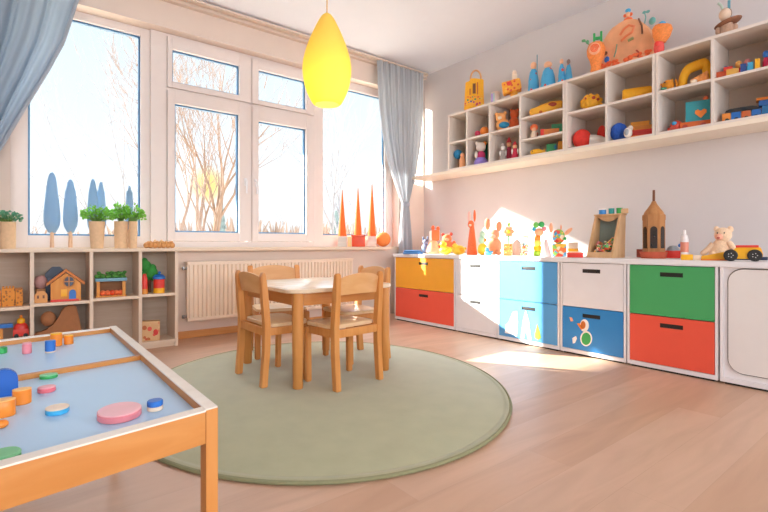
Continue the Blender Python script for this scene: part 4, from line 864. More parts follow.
t, u = toyX('toy_duck', 'yellow toy fish in the bottom of three-tier column', 'toy', 536.5, XI-.02, Z0, 'small toys in the three-tier column'); b = MB(u); b.sph(0, 0, 3, 6.5, 3.4, 3.2); b.prism([(4, 3), (8.5, 6), (8.5, 0)], -.8, .8); b.build('body', YELLOW, t); S(t, u, 'eye', BLACK, (-4, -2.6, 3.6, .6))
t, u = toyX('toy_box', 'green and blue printed box in bottom of three-tier column', 'toy box', 552, XI+.06, Z0, 'small toys in the three-tier column'); B(t, u, 'box', dots_mat('box_print', '#3E9C62', ['#2F7EB6', '#E9B93C', '#3E9C62', '#5CB87C'], 34, .5), (-5.5, 4.5, -4, 4, 0, 10)); 
t, u = toyX('toy_block', 'ochre yellow block right of the green printed box', 'toy block', 561.5, XI+.09, Z0, 'small toys in the three-tier column'); B(t, u, 'block', P('ochre', '#E5A02A'), (-3.5, 3, -4, 4, 0, 12))
# middle unit
t, u = toyX('knobbly_ball', 'knobbly yellow ball with red marks in middle cubby', 'ball', 591.5, XI+.03, 1.8285, GB)
b = MB(u); b.sph(0, 0, 7, 9.6, 8, 7); rnd = random.Random(2)
for i in range(26):
    a, c = rnd.random()*2*PI, rnd.uniform(-.6, .9); r = math.sqrt(1-c*c); b.sph(9.2*r*math.cos(a), 7.6*r*math.sin(a), 7+6.6*c, 1.9, seg=8)
b.build('ball', mat('knob_yellow', '#EFAE28', .6, .1, 40), t); S(t, u, 'mark', MAROON, (2, -8.4, 9.5, 1.8, 1, 1.4)); S(t, u, 'mark', MAROON, (6, -6.5, 8, 1.4, 1, 1.2)); S(t, u, 'mark', MAROON, (-5.5, -7, 10, 1, .8, 1))
t, u = toyX('plush_strawberry', 'big red plush ball with white cone tail in lower cubby', 'toy', 583, XI+.02, Z0, GB); S(t, u, 'ball', mat('plush_red', '#E0382C', .75, .08, 60, .15), (-1, 0, 8.4, 9, 8, 8.4)); b = MB(u); b.M = Matrix.Translation((6, -3, 5.6)) @ Matrix.Rotation(R(97), 4, 'Y'); b.lathe([(0, 0), (5.2, 0), (5.4, 5), (4.6, 11), (3, 14.5), (0, 15.5)]); b.build('tail', P('tail_white', '#E4DAD0', .8), t)
t, u = toyX('plush_strawberry', 'smaller red plush at back of same lower cubby', 'toy', 602, XI+.13, Z0, GB); S(t, u, 'ball', mat('plush_red', ''), (0, 0, 10, 5, 5, 10))
t, u = toyX('bolster_cushion', 'yellow bolster cushion in middle upper cubby', 'cushion', 637, XI+.05, 1.8285, GB); b = MB(u); b.M = Matrix.Translation((0, 0, 6)) @ Matrix.Rotation(PI/2, 4, 'Y'); b.lathe([(0, -14), (4.6, -14), (5.8, -12.6), (6, 0), (5.8, 12.6), (4.6, 14), (0, 14)]); b.build('cushion', mat('bolster', '#F3AE1E', .7, .05, 50, .1), t)
t, u = toyX('yarn_ball', 'blue ball of yarn in the middle lower cubby', 'ball', 619, XI+.0, Z0, GB); b = MB(u); b.sph(0, 0, 8, 8)
rnd = random.Random(4)
for k in range(14):
    ax = Vector((rnd.gauss(0, 1), rnd.gauss(0, 1), rnd.gauss(0, 1))).normalized(); p1 = ax.orthogonal().normalized(); p2 = ax.cross(p1); b.tube([Vector((0, 0, 8))+7.9*(p1*math.cos(2*PI*i/24)+p2*math.sin(2*PI*i/24)) for i in range(24)], .55, 5, True)
b.build('yarn', mat('yarn_blue', '#2457B4', .8, .1, 80, .2), t)
t, u = toyX('toy_bird', 'white toy bird in front of the blue yarn ball', 'toy', 628, XI-.065, Z0, GB); S(t, u, 'body', P('bird_white', '#DDD2C6'), (0, 0, 4.6, 4.2, 3.4, 4.6)); S(t, u, 'head', P('bird_white', ''), (2.4, 0, 8.4, 2.5)); S(t, u, 'beak', ORANGE, (5.2, 0, 8.2, 1.2, .7, .7)); S(t, u, 'wing', GREYT, (-1.4, -2.8, 4.8, 2.4, 1, 2.8))
zz = Z0
for k, (w, h, m, lab, cc) in enumerate(((25, 4.4, ORANGE, 'orange box at the bottom of the stack beside yarn ball', 0), (23, 5.4, RED, 'red box second in the stack beside the yarn ball', 1), (22, 4, P('tawny', '#D98A2C'), 'tawny box third in the stack beside yarn ball', 0), (18, 4, P('amber', '#E59A2E'), 'amber box topmost of the stack beside yarn ball', 1))):
    t, u = toyX('toy_box', lab, 'toy box', 641.2-k*.4, XI+.10, zz, 'stacked flat boxes in the middle cubby'); B(t, u, 'box', m, (-w/2, w/2, -7, 7, 0, h*.66), bev=.5); B(t, u, 'lid', m, (-w/2-.4, w/2+.4, -7.4, 7.4, h*.66, h), bev=.3); zz += h*u+.0004
# right unit
t, u = toyX('toy_crab', 'small amber crab-like plush in right upper cubby', 'plush toy', 668, XI-.02, 1.8265, GB); AM = mat('amber_plush', '#D98A22', .85, .15, 60, .3)
b = MB(u); b.sph(0, 0, 5, 6, 5, 5); 
for k in range(5): b.tube([(-9+4.4*k, -2, 0.9), (-8+4*k, -1, 6), (-6.5+3.4*k, 0, 10-abs(k-3))], 1.1, 6)
b.build('body', AM, t); S(t, u, 'eye', BLACK, (-3, -4.4, 7, .7)); S(t, u, 'leaf', P('leaf_teal', '#3E8E70'), (-4, -6, 1.4, 3, 2, 1.2))
t, u = toyX('plush_snake', 'fat yellow arched plush snake in right upper cubby', 'plush toy', 693, XI+.04, 1.8265, GB)
b = MB(u); pts = [(-10, 0, 4), (-9, 0, 11), (-5, 0, 17), (1, 0, 19), (6, 1, 20), (11, 2, 20), (13, 3, 14), (13, 3, 5)]
b.tube([cr([(p[0], p[2]) for p in pts], i*.25)[0:1]+(0.15*i*.25*2,)+cr([(p[0], p[2]) for p in pts], i*.25)[1:2] for i in range(29)], 4.5, 14); b.sph(-10, 0, 4.5, 4.5); b.build('body', mat('snake_yellow', '#F2B01C', .7, .05, 40, .1), t)
t, u = toyX('toy_shell', 'orange and cream toy shell under the yellow snake', 'toy', 700, XI-.03, 1.8265, GB); b = MB(u)
for k in range(6): b.sph(-7+2.6*k, 0, 2.6+.5*k, 2.4, 3, 2.5+.5*k)
b.build('shell', mat('shell', '#E99A52', .5, .2, 30), t); S(t, u, 'foot', CREAM, (-6, -2, 2, 3.4, 2.4, 2))
t, u = toyX('toy_truck', 'teal box truck with orange heart in right lower cubby', 'toy truck', 691, XI+.03, Z0, GB)
B(t, u, 'cargo_box', P('truck_teal', '#2F9AA6'), (-4.5, 15.5, -6, 6, 6.5, 27), bev=.6); B(t, u, 'chassis', P('truck_orange', '#DD6A2A'), (-9, 16, -6.4, 6.4, 1.5, 7.2), bev=.5); b = MB(u)
b.prism([(8, 9.5), (3.2, 14.5), (3.4, 17.2), (5.6, 18.2), (8, 16.4), (10.4, 18.2), (12.6, 17.2), (12.8, 14.5)], -6.8, -6); b.build('heart', ORANGE, t, label='orange heart on the teal side'); S(t, u, 'lamp', CORAL, (12, -2, 29, 2.2))
b = MB(u); b.sph(-12.5, 0, 5.8, 5.6, 5, 5.6); b.box(-20, -10, -4, 4, 1, 4, .5); b.build('cab', P('cab_red', '#D9482E'), t); S(t, u, 'window', P('cab_blue', '#3E9AC8'), (-14, -3.8, 7.8, 2.4, 1.8, 2.2))
for x in (-15, -5, 10):
    b = MB(u); b.M = Matrix.Translation((x, -6.2, 2.4)) @ Matrix.Rotation(PI/2, 4, 'X'); b.cyl(0, 0, -.8, .8, 2.4, None, 18); b.build('wheel', MAROON, t)
GBK = 'toy blocks in the far right upper cubby'
ZU = 1.8225
for px, X, w, d, h, m, lab in ((721, XI-.02, 9, 6, 6, P('block_rust', '#C9532A'), 'rust orange block, leftmost in far right upper cubby'), (732.5, XI-.03, 12, 5, 6, P('block_sand', '#E0A848'), 'sand yellow block in front row, far right upper cubby'), (728, XI+.06, 9, 5, 12, RED, 'red block behind the sand yellow block'), (743.5, XI-.03, 6, 5, 8, P('block_navy', '#2C4A86'), 'navy block between the sand and cyan blocks'), (750.5, XI-.03, 6, 5, 8, CYAN, 'cyan block right of the navy block'), (757.5, XI-.04, 5, 5, 9, YELLOW, 'bright yellow block near the right photo edge')):
    t, u = toyX('toy_block', lab, 'toy block', px, X, ZU, GBK); B(t, u, 'block', m, (-w/2, w/2, -d/2, d/2, 0, h))
for px, X, z, m, lab, hd in ((725.5, XI+.14, 9, BLUE, 'blue peg figure behind the red block', BLUE), (738.5, XI+.06, 8, RED, 'red peg figure with amber head in far right cubby', P('peg_amber', '#E5A24C')), (747.5, XI+.06, 8, P('peg_teal', '#2E8AA8'), 'teal peg figure with pink head in far right cubby', P('peg_pink', '#DE8A86')), (766, XI, 9, P('peg_rose', '#D22C56'), 'rose red peg figure at the right photo edge', BLUE)):
    t, u = toyX('peg_figure', lab, 'toy figure', px, X, ZU, 'peg figures in the far right upper cubby'); Lt(t, u, 'body', m, [(0, 0), (3.6, 0), (3.4, 7), (2, z+1), (0, z+2)]); S(t, u, 'head', hd, (0, 0, z+4, 3.4, 3.2, 3.2))
t, u = toyX('toy_train', 'blue and orange toy train with black roof, lower right cubby', 'toy train', 742, XI+.02, Z0)
for k, (x0, x1, m) in enumerate(((-16, -9, P('train_orange', '#E08A36')), (-8.6, -1, BLUE), (-.6, 7, P('train_rust', '#C9632E')), (7.4, 15, BLUE), (15.4, 24, P('train_blue', '#2E86C4')))): B(t, u, 'wagon', m, (x0, x1, -4.5, 4.5, 1, 9+(2.5 if k == 4 else 0)), bev=.5)
bb(MB(u).prism([(-14, 9.2), (-13, 11.5), (-9, 13), (8, 13.2), (12, 12), (14, 9.2)], -4.2, 4.2), .4).build('roof', BLACK, t); B(t, u, 'cabin', BLUE, (13, 25, -4.4, 4.4, 11.6, 17), bev=.5); B(t, u, 'cabin_roof', ORANGE, (11, 28, -5.4, 5.4, 17, 19.5), bev=.5)
for x in (-12, -4.5, 3.5, 11, 20):
    b = MB(u); b.M = Matrix.Translation((x, -4.8, 1.8)) @ Matrix.Rotation(PI/2, 4, 'X'); b.cyl(0, 0, -.5, .5, 1.8, None, 16); b.build('wheel', BLACK, t)

# ------------------------------------------------------------------ toys in the open shelf under the window
YI = 3.82
GS = 'toys in the open shelf under the window'
CARD = mat('cardboard', '#B98458', .85, .06, 30, .05)
t, u = toyY('toy_castle', 'carved orange wooden toy castle, far left shelf cubby', 'toy', 6, YI, MID[1], GS)
FRET = dots_mat('fret_orange', '#E3912F', ['#9A5A1E', '#C46A22', '#E3912F'], 55, .4)
for x0, x1, h in ((-20, -5, 16), (-4.4, 9, 18), (9.4, 17, 16)):
    b = MB(u); b.box(x0, x1, -5, 5, 0, h, .6)
    for k in range(4): b.box(x0+(x1-x0)*(k+.2)/4, x0+(x1-x0)*(k+.75)/4, -5, 5, h, h+2, .3)
    b.build('tower', FRET, t)
t, u = toyY('toy_ball', 'dusty pink ball in the second upper shelf cubby', 'ball', 40.5, 3.88, MID[2]+.0, GS); S(t, u, 'ball', mat('ball_pink', '#C79A94', .8, .08, 40), (0, 0, 19, 7)); B(t, u, 'stand', CARD, (-5, 5, -3, 3, 0, 12.5), bev=.4)
t, u = toyY('toy_house', 'tiny wooden house before the dusty pink ball', 'toy house', 41, 3.775, MID[2], GS); bb(MB(u).prism([(-6.5, 0), (6.5, 0), (6.5, 8), (3, 12), (-3, 12), (-6.5, 8)], -3, 3), .5).build('house', P('mini_house', '#DD9A52'), t)
for x in (-3, 2.6): B(t, u, 'window', BROWN, (x-1, x+1, -3.3, -2.8, 4.6, 7.6), bev=.2)
t, u = toyY('toy_house', 'orange wooden toy house with gabled roof and blue door', 'toy house', 66, 3.81, MID[2], GS)
HW = wood('house_wood', '#D98A34', '#E59E4A', .45, (10, 10, 1.5), 3)
bb(MB(u).prism([(-15, 0), (15, 0), (15, 18), (0, 28), (-15, 18)], -7, 7), .3).build('house', HW, t)
b = MB(u)
b.prism([(-19, 15.6), (0, 29.2), (0, 32), (-19, 18.4)], -8.5, 8.5); b.prism([(19, 15.6), (19, 18.4), (0, 32), (0, 29.2)], -8.5, 8.5); b.build('roof', wood('roof_wood', '#C9702A', '#D98436', .45), t)
b = MB(u); b.M = Matrix.Translation((3, -7.2, 19.5)) @ Matrix.Rotation(PI/2, 4, 'X'); b.lathe([(0, -.4), (5.4, -.4), (5.4, .6), (0, .6)], 0, 0, 24); b.build('round_window', DKBLUE, t, label='round dark blue window')
b = MB(u); b.M = Matrix.Translation((3, -7.2, 19.5)); b.box(-5, 5, -1, -.5, -.5, .5); b.box(-.5, .5, -1, -.5, -5, 5); b.tube([(5.4*math.cos(2*PI*i/24), -.6, 5.4*math.sin(2*PI*i/24)) for i in range(24)], .6, 6, True); b.build('window_frame', HONEY, t)
MB(u).prism([(3, 1), (10, 1), (10, 8)]+[(6.5+3.5*math.cos(PI*i/8), 8+3.5*math.sin(PI*i/8)) for i in range(1, 8)]+[(3, 8)], -7.7, -6.8).build('door', BLUE, t, label='blue arched door'); MB(u).box(-5, 1, -7.6, -6.8, 5, 12, .3).build('painted_panel', YELLOW, t)
MB(u).box(-15, 13, -8.8, -7, 0, 2.2, .4).build('base_strip', RED, t, label='red base strip')
t, u = toyY('toy_box', 'dark blue gabled box behind the orange toy house', 'toy box', 56, 3.925, MID[2], GS); bb(MB(u).prism([(-11, 0), (11, 0), (11, 26), (4, 33), (-4, 33), (-11, 26)], -3, 3), .4).build('box', DKBLUE, t); MB(u).box(-8, 8, -3.4, -2.9, 3, 22, .3).build('front_panel', P('navy2', '#3A4A66'), t)
t, u = toyY('toy_stage', 'wooden play stall with grass-green roof and orange balls', 'toy stall', 111.5, 3.82, MID[3])
for x in (-13, 12.5):
    for y in (-5, 5): B(t, u, 'post', HW, (x-1.6, x+1.6, y-1.6, y+1.6, 0, 15.4), bev=.2)
B(t, u, 'base', HW, (-15.5, 15, -7, 7, 0, 1.2), bev=.2); B(t, u, 'roof_board', P('stall_blue', '#6FA3B8'), (-16, 15.6, -7.5, 7.5, 15.4, 18.4), bev=.4)
b = MB(u); rnd = random.Random(8)
for i in range(60): b.sph(-15+29.5*rnd.random(), -6.4+12.8*rnd.random(), 18.8+5*rnd.random()*(1 if rnd.random() < .6 else .4), 2.2, 1.6, 1.6, 7)
b.build('grass_roof', mat('grass_roof', '#4F8A3E', .9, .3, 40, .3), t, label='mossy green roof', kind='stuff')
B(t, u, 'back_panel', wood('stall_back', '#8E5A34', '#A06A40', .6), (-12, 12, 5.6, 6.4, 1.2, 15.2), bev=.1)
for k, x in enumerate((-8.5, -3.8, .8, 5.2, 9)):
    p = t.matrix_basis @ Vector(((x)*u, -2.6*u, 1.25*u)); o = MB(u).sph(0, 0, 2.6, 2.6).build('small_ball', CORAL if k != 2 else P('ball_redorange', '#E8502A')); solo(o, 'small orange ball, one of five inside the play stall' if k != 2 else 'red-orange ball in the middle of the play stall', 'ball', p, 0, 'balls inside the play stall')
t, u = toyY('toy_bottle', 'red bottle with wooden base in right upper shelf cubby', 'bottle', 144.5, 3.79, MID[4], GS); Lt(t, u, 'base', HW, [(0, 0), (3.4, 0), (3.4, 5), (0, 5)]); Lt(t, u, 'bottle', RED, [(0, 5), (3.2, 5), (3.2, 15), (2, 18.5), (1.6, 20), (0, 20)])
t, u = toyY('toy_tree', 'green bushy toy tree in right upper shelf cubby', 'toy tree', 149.5, 3.91, MID[4], GS); MB(u).cyl(0, 0, 0, 12, 1.6).build('trunk', BROWN, t); b = MB(u)
for (x, z, r) in ((-4, 26, 6), (1.5, 19, 7), (6, 15, 5), (-4, 16, 5.5), (-5, 31, 3.4), (3, 24, 4)): b.sph(x, 0, z, r, r*.8, r, 12)
b.build('foliage', mat('toy_leaf', '#3C9A42', .8, .15, 40, .2), t)
t, u = toyY('toy_pot', 'striped tub in right shelf cubby, blue lid over red and yellow', 'toy tub', 159, 3.80, MID[4], GS)
Lt(t, u, 'bottom_ring', YELLOW, [(0, 0), (5.8, 0), (5.8, 5), (0, 5)]); Lt(t, u, 'middle_ring', RED, [(0, 5), (5.7, 5), (5.7, 14), (0, 14)]); Lt(t, u, 'lid', BLUE, [(0, 14), (6.6, 14), (6.6, 16), (4, 18.4), (0, 19)]); S(t, u, 'knob', BLUE, (.5, 0, 20.2, 1.5))
# lower row
t, u = toyY('toy_ramp', 'blue plank on wooden blocks in the lower left cubby', 'toy', 2, 3.82, .0522, GS); ZB = 0
B(t, u, 'block', HW, (-11, 1, -4, 4, 0, 29), bev=.4); B(t, u, 'plank', BLUE, (-17, 11, -5, 5, 29, 33), bev=.5)
t, u = toyY('wooden_crate', 'plain wooden box carrying the red toy car, lower left cubby', 'box', 21, 3.83, .0522); B(t, u, 'box', HW, (-7, 8, -5, 5, 0, 17)); crz = .0522+17*u+.0006
t, u = toyY('toy_car', 'red toy car with yellow top, lower left cubby', 'toy', 21, 3.82, crz, GS)
S(t, u, 'body', RED, (0, 0, 8.4, 8, 5, 7.2)); B(t, u, 'chassis', RED, (-8, 8, -5, 5, 2, 9), bev=1.2); S(t, u, 'roof', YELLOW, (0, 0, 16.5, 4.4, 3.4, 3.6)); S(t, u, 'knob', ORANGE, (0, 0, 21, 1.8))
for x in (-4.6, 4.6):
    for y in (-5, 5):
        b = MB(u); b.M = Matrix.Translation((x, y, 2.4)) @ Matrix.Rotation(PI/2, 4, 'X'); b.cyl(0, 0, -.8, .8, 2.4, None, 18); b.build('wheel', BLACK, t)
t, u = toyY('cardboard_bear', 'large brown cardboard animal shape, second lower cubby', 'toy', 63, 3.83, .0522, GS)
BW = mat('camel_brown', '#A87048', .85, .06, 30, .05)
bb(MB(u).prism([(-28, 0), (22, 0), (21, 10), (14, 41), (12, 44), (4, 44), (-1, 40), (-5, 32), (-9, 25), (-15, 21), (-28, 19)], -5, 5), 1.2).build('body', BW, t); b = MB(u); b.sph(-14.5, 0, 32, 7.6, 5, 7.4); b.build('head', BW, t)
t, u = toyY('picture_block', 'wooden picture block with red print, lower right cubby', 'toy block', 151, 3.80, .0522)
B(t, u, 'block', wood('block_wood', '#D9AE78', '#E3BC8A', .5), (-9.5, 9, -5, 5, 0, 19.5), bev=.5); MB(u).box(-8.6, 8.2, -5.3, -4.8, 1, 18.5).build('print', dots_mat('print_red', '#E0B684', ['#D23C34', '#E0B684', '#C9703E', '#DE5A4A', '#E8C89A'], 30, .55), t, label='red and tan printed picture')

# ------------------------------------------------------------------ pots, felt trees and cones on the shelf top and sill
POT = mat('kraft_pot', '#E6C29A', .8, .06, 40, .08); SOIL = mat('soil', '#4A3426', .95, .2, 80)
def plant(px, label, w0, w1, h, lw, lh, n, leafm, seed, Y=3.86):
    t, u = toyY('potted_plant', label, 'potted plant', px, Y, ST, 'potted plants under the window')
    Lt(t, u, 'pot', POT, [(0, 0), (w0, 0), (w1, h), (w1-1, h), (w1-1.2, h-2.4), (0, h-2.4)], seg=32); Lt(t, u, 'soil', SOIL, [(0, h-2.6), (w1-1.1, h-2.6), (w1-1.1, h-2), (0, h-1.6)])
    b = MB(u); st_ = MB(u); rnd = random.Random(seed)
    for i in range(n):
        a = rnd.random()*2*PI; r = math.sqrt(rnd.random()); ex = lw*r*math.cos(a); ey = lw*.75*r*math.sin(a); ez = h-1+lh*(.25+.75*rnd.random())*(1-.45*r*r)
        if i % 3 == 0: st_.tube([(.3*ex*.5, .3*ey*.5, h-2), (ex*.6, ey*.6, h+(ez-h)*.7), (ex, ey, ez)], .22, 5)
        d = Vector((ex+rnd.gauss(0, 3), ey+rnd.gauss(0, 3), rnd.uniform(-2, 5))).normalized(); s_ = d.orthogonal().normalized(); s_ = Matrix.Rotation(rnd.random()*6, 3, d) @ s_
        L_ = 2.6+1.5*rnd.random(); W_ = .9+.5*rnd.random(); o = Vector((ex, ey, ez)); nn = d.cross(s_)
        q = [o, o+d*L_*.35+s_*W_+nn*.25, o+d*L_*.75+s_*W_*.8, o+d*L_-nn*.3, o+d*L_*.75-s_*W_*.8, o+d*L_*.35-s_*W_+nn*.25]
        vs = [b._v(p) for p in q]; mid = b._v(o+d*L_*.5-nn*.2)
        for k in range(6): b.bm.faces.new((vs[k], vs[(k+1) % 6], mid))
    b.build('foliage', leafm, t, kind='stuff'); st_.build('stems', P('stem_green', '#6E9A4A'), t)
LF = cloth_mat('leaf_fresh', '#8CCB58', .4); LD = cloth_mat('leaf_dark', '#6FA886', .35)
plant(8, 'potted plant with dark leaves, leftmost, in a wide kraft pot', 8, 8.2, 27, 14, 13, 170, LD, 1)
plant(97, 'bushy green plant in tapered kraft pot below two felt trees', 6.4, 8.4, 27, 15, 18, 260, LF, 2)
plant(121, 'leafy plant in wide kraft pot, second from the right', 6.5, 7, 27, 9, 20, 190, LF, 3, 3.875)
plant(133, 'leafy plant in slim kraft pot, rightmost of the plants', 4, 4.6, 27, 11, 18, 190, LF, 4, 3.845)
CYP = cloth_mat('felt_slate_blue', '#A6C4DC', .4); PEG = wood('peg_wood', '#D9B090', '#E2BE9E', .6)
def cyp(px, h, w, label, Y=4.06):
    t, u = toyY('felt_tree', label, 'toy tree', px, Y, SILL, 'slate blue felt trees on the window sill')
    MB(u).cyl(0, 0, 0, 18, 2.2, 1.8, 16).build('trunk', PEG, t)
    Lt(t, u, 'crown', CYP, [(0, 14.5), (w*.4, 14.8), (w*.62, 17.5), (w*.86, 21), (w*.97, 25.5), (w, 31), (w*.95, 37), (w*.84, 46), (w*.7, 56), (w*.55, h-9), (w*.42, h-4.5), (w*.24, h-1.2), (0, h)], seg=28, sy=.45)
cyp(52, 75.5, 8.6, 'tallest slate blue felt tree, leftmost on the window sill')
cyp(70.5, 68.5, 7.6, 'slate blue felt tree, second from the left')
cyp(93, 69, 6, 'slate blue felt tree behind the bushy green plant')
cyp(101, 66, 5.4, 'slimmer felt tree touching its left neighbour, bushy plant below', 4.085)
cyp(129.5, 62, 4.2, 'thin felt tree behind the slim rightmost pot')
t, u = toyY('wooden_beads', 'row of joined wooden bead balls on the shelf top', 'wooden toy', 159.5, 3.86, ST)
b = MB(u); rnd = random.Random(6)
for k in range(7): b.sph(-13+4.3*k, 0, 3, 3, 3, 3); 
for k in range(9): b.sph(-12+3*k+rnd.random(), -1.5+rnd.random(), 4.6+1.4*rnd.random(), 1.9, seg=10)
b.build('bead_body', wood('bead_wood', '#C98A4E', '#DBA468', .5), t); S(t, u, 'knob', P('bead_tip', '#E8C090'), (-4.5, -.5, 7.4, 1.4)); S(t, u, 'knob', P('bead_tip', ''), (2, -.5, 7.6, 1.3))
def cone(px, h, w, label, base, Y=4.03):
    t, u = toyY('felt_cone', label, 'cone', px, Y, SILL, 'orange cones on the window sill')
    B(t, u, 'base', base, (-w*1.05, w*1.05, -w, w, 0, 10.5), bev=.4)
    Lt(t, u, 'cone', cloth_mat('cone_orange', '#FA8856', .5), [(0, 10.5), (w, 10.5), (w*.92, 12), (w*.45, h*.62), (.35, h-.6), (0, h)])
WB = wood('white_wood_block', '#D8CEC4', '#E6DCD2', .6)
cone(342.3, 57, 4.4, 'orange cone on a pale block, leftmost of three', WB); cone(358, 59, 4.2, 'orange cone behind the red box, middle of three', WB, 4.055); cone(372, 63, 4.3, 'tallest orange cone on pale block, right of three', WB)
t, u = toyY('toy_box', 'orange-red box in front of the middle cone', 'toy box', 358.5, 3.945, SILL); B(t, u, 'box', P('box_red_orange', '#E8512A'), (-6.5, 6.5, -3.5, 3.5, 0, 10)); B(t, u, 'lid', P('box_red_lid', '#EE6238'), (-6.8, 6.8, -3.8, 3.8, 10, 11.6), bev=.3)
t, u = toyY('toy_block', 'cream yellow block between left cone and red box', 'toy block', 349.7, 3.97, SILL); B(t, u, 'block', P('block_butter', '#F2CE8E'), (-1.9, 1.9, -2.5, 2.5, 0, 10))
t, u = toyY('felt_ball', 'round orange felt ball at the right end of sill', 'ball', 383, 4.02, SILL); b = MB(u); b.sph(0, 0, 7.4, 7.6, 5.5, 7.4, 28); b.build('ball', mat('felt_orange', '#F28C46', .85, .1, 70, .15), t); MB(u).cyl(0, 0, 14.2, 16, .7).build('stalk', BROWN, t)

# ------------------------------------------------------------------ outside the windows
GZ = -.45
struct('ground_outside', MB().box(-60, 90, WY+.3, 140, GZ-.3, GZ), mat('winter_ground', '#B9AE9E', .95, .15, .4))
def tree(label, px, Y, h, stems, seed, m, r0, spread=.5, lean=0., depth=5):
    p = onY(px, 245, Y); p.z = GZ; rnd = random.Random(seed)
    t = thing('bare_tree', label, 'tree', p, 0, 'bare winter trees outside the windows')
    bt, br = MB(), MB()
    def grow(b, o, d, L, r, k):
        pts = [o]; rs = [r]; n = 5
        for i in range(n):
            d = (d+Vector((rnd.gauss(0, .07), rnd.gauss(0, .07), rnd.gauss(0, .03)+.03))).normalized()
            pts.append(pts[-1]+d*L/n); rs.append(r*(1-.55*(i+1)/n))
        b.tube(pts, rs, 7 if k < 2 else 4)
        if k >= depth: return
        for j in range(3 if k else 4):
            i = rnd.choice((2, 3, 4, 5)) if j else 5
            q = d.orthogonal().normalized(); q = Matrix.Rotation(rnd.random()*2*PI, 3, d) @ q
            nd = (d*(1.0 if j else 1.6)+q*rnd.uniform(.35, .8)*(1 if j else .5)+Vector((0, 0, .18))).normalized()
            grow(br, pts[i], nd, L*rnd.uniform(.58, .8), max(rs[i]*.72, .004), k+1)
    for s in range(stems):
        a = 2*PI*s/stems+rnd.random()
        d = Vector((spread*math.cos(a)+lean, spread*math.sin(a)*.6, 1)).normalized()
        grow(bt, Vector((.1*math.cos(a), .1*math.sin(a), -.05)), d, h*.42, r0*rnd.uniform(.75, 1.1), 0)
    bt.build('trunk', m, t); br.build('branches', m, t, kind='stuff')
BK = mat('bark_tan', '#6E5644', .95, .2, 12); BK2 = mat('bark_grey', '#706C6C', .95, .15, 12)
tree('bare multi-stemmed tree outside the middle window, left casement', 195, 9.5, 5.4, 4, 11, BK, .085, .2)
tree('bare tree seen through the left window, thin spreading branches', 146, 17, 8.2, 3, 23, BK2, .06, .5, -.25, 4)
tree('bare tree far left beyond the blue felt trees', 4, 27, 7.4, 2, 5, BK2, .045, .4, .25, 4)
tree('slender bare tree outside the right-hand window', 328, 14, 7.0, 2, 31, BK2, .11, .22, .1, 4)
tree('thin bare tree between middle and right windows', 300, 21, 7, 2, 44, BK2, .035, .35, 0, 4)
tree('faint bare tree behind the orange cones', 374, 25, 7.6, 2, 52, BK2, .04, .4, -.1, 4)
def conifer(label, px, Y, h, r, seed):
    p = onY(px, 245, Y); p.z = GZ; t = thing('conifer', label, 'tree', p, 0, 'far conifers outside'); rnd = random.Random(seed)
    MB().cyl(0, 0, 0, h*.25, .07).build('trunk', BK, t); b = MB()
    for k in range(9):
        z = h*(.12+.85*k/9); rr = r*(1-k/9.5)
        for i in range(11):
            a = 2*PI*i/11+k; q = rr*rnd.uniform(.75, 1.1); b.tube([(0, 0, z+.14*h), (q*.55*math.cos(a), q*.55*math.sin(a), z+.04*h), (q*math.cos(a), q*math.sin(a), z-.02*h)], [.10*r+.05, .13*r, .01], 5)
    b.build('foliage', mat('conifer_grey', '#57625F', .95, .15, 3), t)
conifer('far grey-green conifer in the lower right of the left casement', 221, 24, 3.6, .55, 3)
conifer('distant grey conifer at the foot of the right-hand window', 336, 26, 3.4, 1.0, 9)
b = MB(); rnd = random.Random(77)
for i in range(900):
    x = -28+80*i/900+rnd.gauss(0, .3); hgt = rnd.uniform(.5, 1.5)*(1.3 if 8 < x < 26 else 1); y = 34+rnd.gauss(0, 1.5)
    for k in range(2):
        b.tube([(x, y, GZ), (x+rnd.gauss(0, .12), y, GZ+hgt*.8), (x+rnd.gauss(0, .4), y, GZ+hgt*1.7)], [.10, .16, .02], 5)
o = b.build('hedgerow', mat('far_scrub', '#7C6757', .95, .25, .6), None, kind='stuff'); solo(o, 'pale tan scrub and hedgerow along the far horizon', 'hedgerow')
# unseen stepped blocker, added to shape the low sun's patches in the room
b = MB(); YB = 9.1
def zw(z): return z+.43*(YB-4.1)
def xw(x): return x-.585*(YB-4.1)
b.box(xw(1.72), xw(3.3), YB, YB+.15, zw(1.70), 6.4); b.box(xw(.93), xw(1.72), YB, YB+.15, zw(1.19), 6.4); b.box(xw(-9), xw(.93), YB, YB+.15, GZ, 6.4)
struct('sun_blocker', b, mat('sun_blocker_grey', '#CFC8C0', .9, .05, 4))

# ------------------------------------------------------------------ light
sun = bpy.data.lights.new('sun', 'SUN'); sun.energy = 14; sun.color = (1, .90, .76); sun.angle = math.radians(.6)
so = bpy.data.objects.new('sun', sun); C.objects.link(so)
so.rotation_euler = Vector((.585, -1, -.43)).to_track_quat('-Z', 'Y').to_euler()
bl = bpy.data.lights.new('lamp_bulb', 'POINT'); bl.energy = .8; bl.color = (1, .86, .6); bl.shadow_soft_size = .05
bo = bpy.data.objects.new('lamp_bulb', bl); C.objects.link(bo); bo.parent = pl; bo.location = (0, 0, .12)
def portal(loc, rot, sx, sy):
    l = bpy.data.lights.new('portal', 'AREA'); l.shape = 'RECTANGLE'; l.size = sx; l.size_y = sy; l.cycles.is_portal = True
    o = bpy.data.objects.new('portal', l); C.objects.link(o); o.location = loc; o.rotation_euler = rot
portal((1.69, 4.29, 1.63), (-PI/2, 0, 0), 3.42, 1.78)
portal((3.65, 4.29, 1.98), (-PI/2, 0, 0), .24, 1.05)
for x in (-1.275, .775, 2.8): portal((x, -3.39, 1.55), (PI/2, 0, 0), 1.85, 2.1)

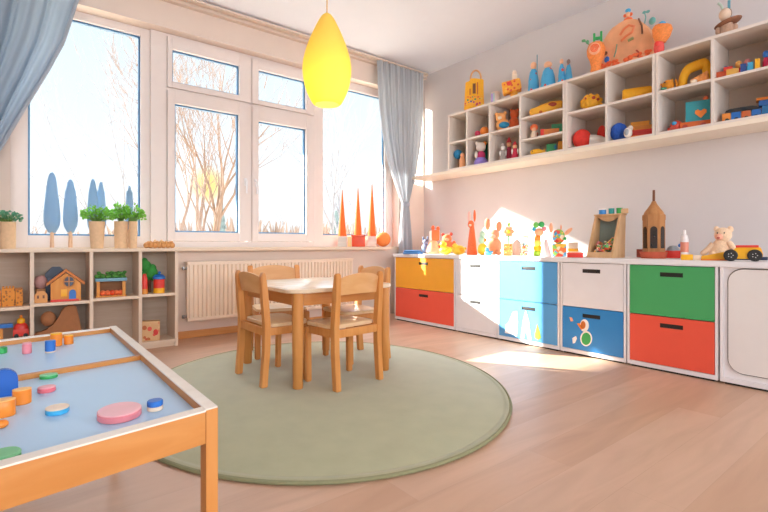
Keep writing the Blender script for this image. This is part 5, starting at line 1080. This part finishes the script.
w = bpy.data.worlds.new('sky'); SC.world = w; w.use_nodes = True
nt = w.node_tree; nt.nodes.clear(); L = nt.links.new
out = nt.nodes.new('ShaderNodeOutputWorld'); bg = nt.nodes.new('ShaderNodeBackground'); L(bg.outputs[0], out.inputs[0])
tc = nt.nodes.new('ShaderNodeTexCoord'); sp = nt.nodes.new('ShaderNodeSeparateXYZ'); L(tc.outputs['Generated'], sp.inputs[0])
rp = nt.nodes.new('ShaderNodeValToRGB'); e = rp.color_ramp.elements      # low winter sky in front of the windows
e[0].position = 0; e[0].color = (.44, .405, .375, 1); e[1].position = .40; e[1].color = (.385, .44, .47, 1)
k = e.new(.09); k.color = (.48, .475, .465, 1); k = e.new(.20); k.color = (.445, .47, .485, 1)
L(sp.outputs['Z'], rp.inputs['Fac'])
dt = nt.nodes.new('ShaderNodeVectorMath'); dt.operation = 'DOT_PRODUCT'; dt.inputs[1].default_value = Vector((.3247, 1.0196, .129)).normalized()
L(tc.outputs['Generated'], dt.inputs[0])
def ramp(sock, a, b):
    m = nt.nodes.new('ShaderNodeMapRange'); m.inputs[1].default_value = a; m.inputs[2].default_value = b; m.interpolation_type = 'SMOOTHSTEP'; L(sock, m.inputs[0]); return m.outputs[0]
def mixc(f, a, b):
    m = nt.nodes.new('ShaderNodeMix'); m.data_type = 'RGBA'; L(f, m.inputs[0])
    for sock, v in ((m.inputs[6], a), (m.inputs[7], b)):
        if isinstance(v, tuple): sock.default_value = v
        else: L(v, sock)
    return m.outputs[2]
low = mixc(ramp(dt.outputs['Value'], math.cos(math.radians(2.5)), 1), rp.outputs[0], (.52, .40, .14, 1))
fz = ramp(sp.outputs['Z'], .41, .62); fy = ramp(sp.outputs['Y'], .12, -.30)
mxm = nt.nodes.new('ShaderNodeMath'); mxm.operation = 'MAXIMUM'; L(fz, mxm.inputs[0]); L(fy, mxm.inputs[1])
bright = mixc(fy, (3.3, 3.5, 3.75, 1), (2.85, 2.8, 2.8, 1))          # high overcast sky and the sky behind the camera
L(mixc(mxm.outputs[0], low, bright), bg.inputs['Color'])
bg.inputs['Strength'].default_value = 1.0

# ------------------------------------------------------------------ camera
cd = bpy.data.cameras.new('camera'); co = bpy.data.objects.new('camera', cd); C.objects.link(co)
cd.sensor_width = 36; cd.lens = 36*FL/768; cd.shift_y = -11/768; cd.clip_start = .02; cd.clip_end = 500
co.location = (0, 0, EYE); co.rotation_euler = (PI/2, 0, -math.atan2(FW[0], FW[1]))
SC.camera = co
vs = SC.view_settings; vs.view_transform = 'Standard'; vs.look = 'None'; vs.gamma = 1; vs.use_curve_mapping = False; vs.exposure = 1.4
SC.display_settings.display_device = 'sRGB'
cy = SC.cycles; cy.max_bounces = 10; cy.diffuse_bounces = 6; cy.glossy_bounces = 4; cy.transmission_bounces = 6; cy.transparent_max_bounces = 16
cy.sample_clamp_indirect = 6; cy.use_denoising = True; cy.caustics_reflective = False; cy.caustics_refractive = False
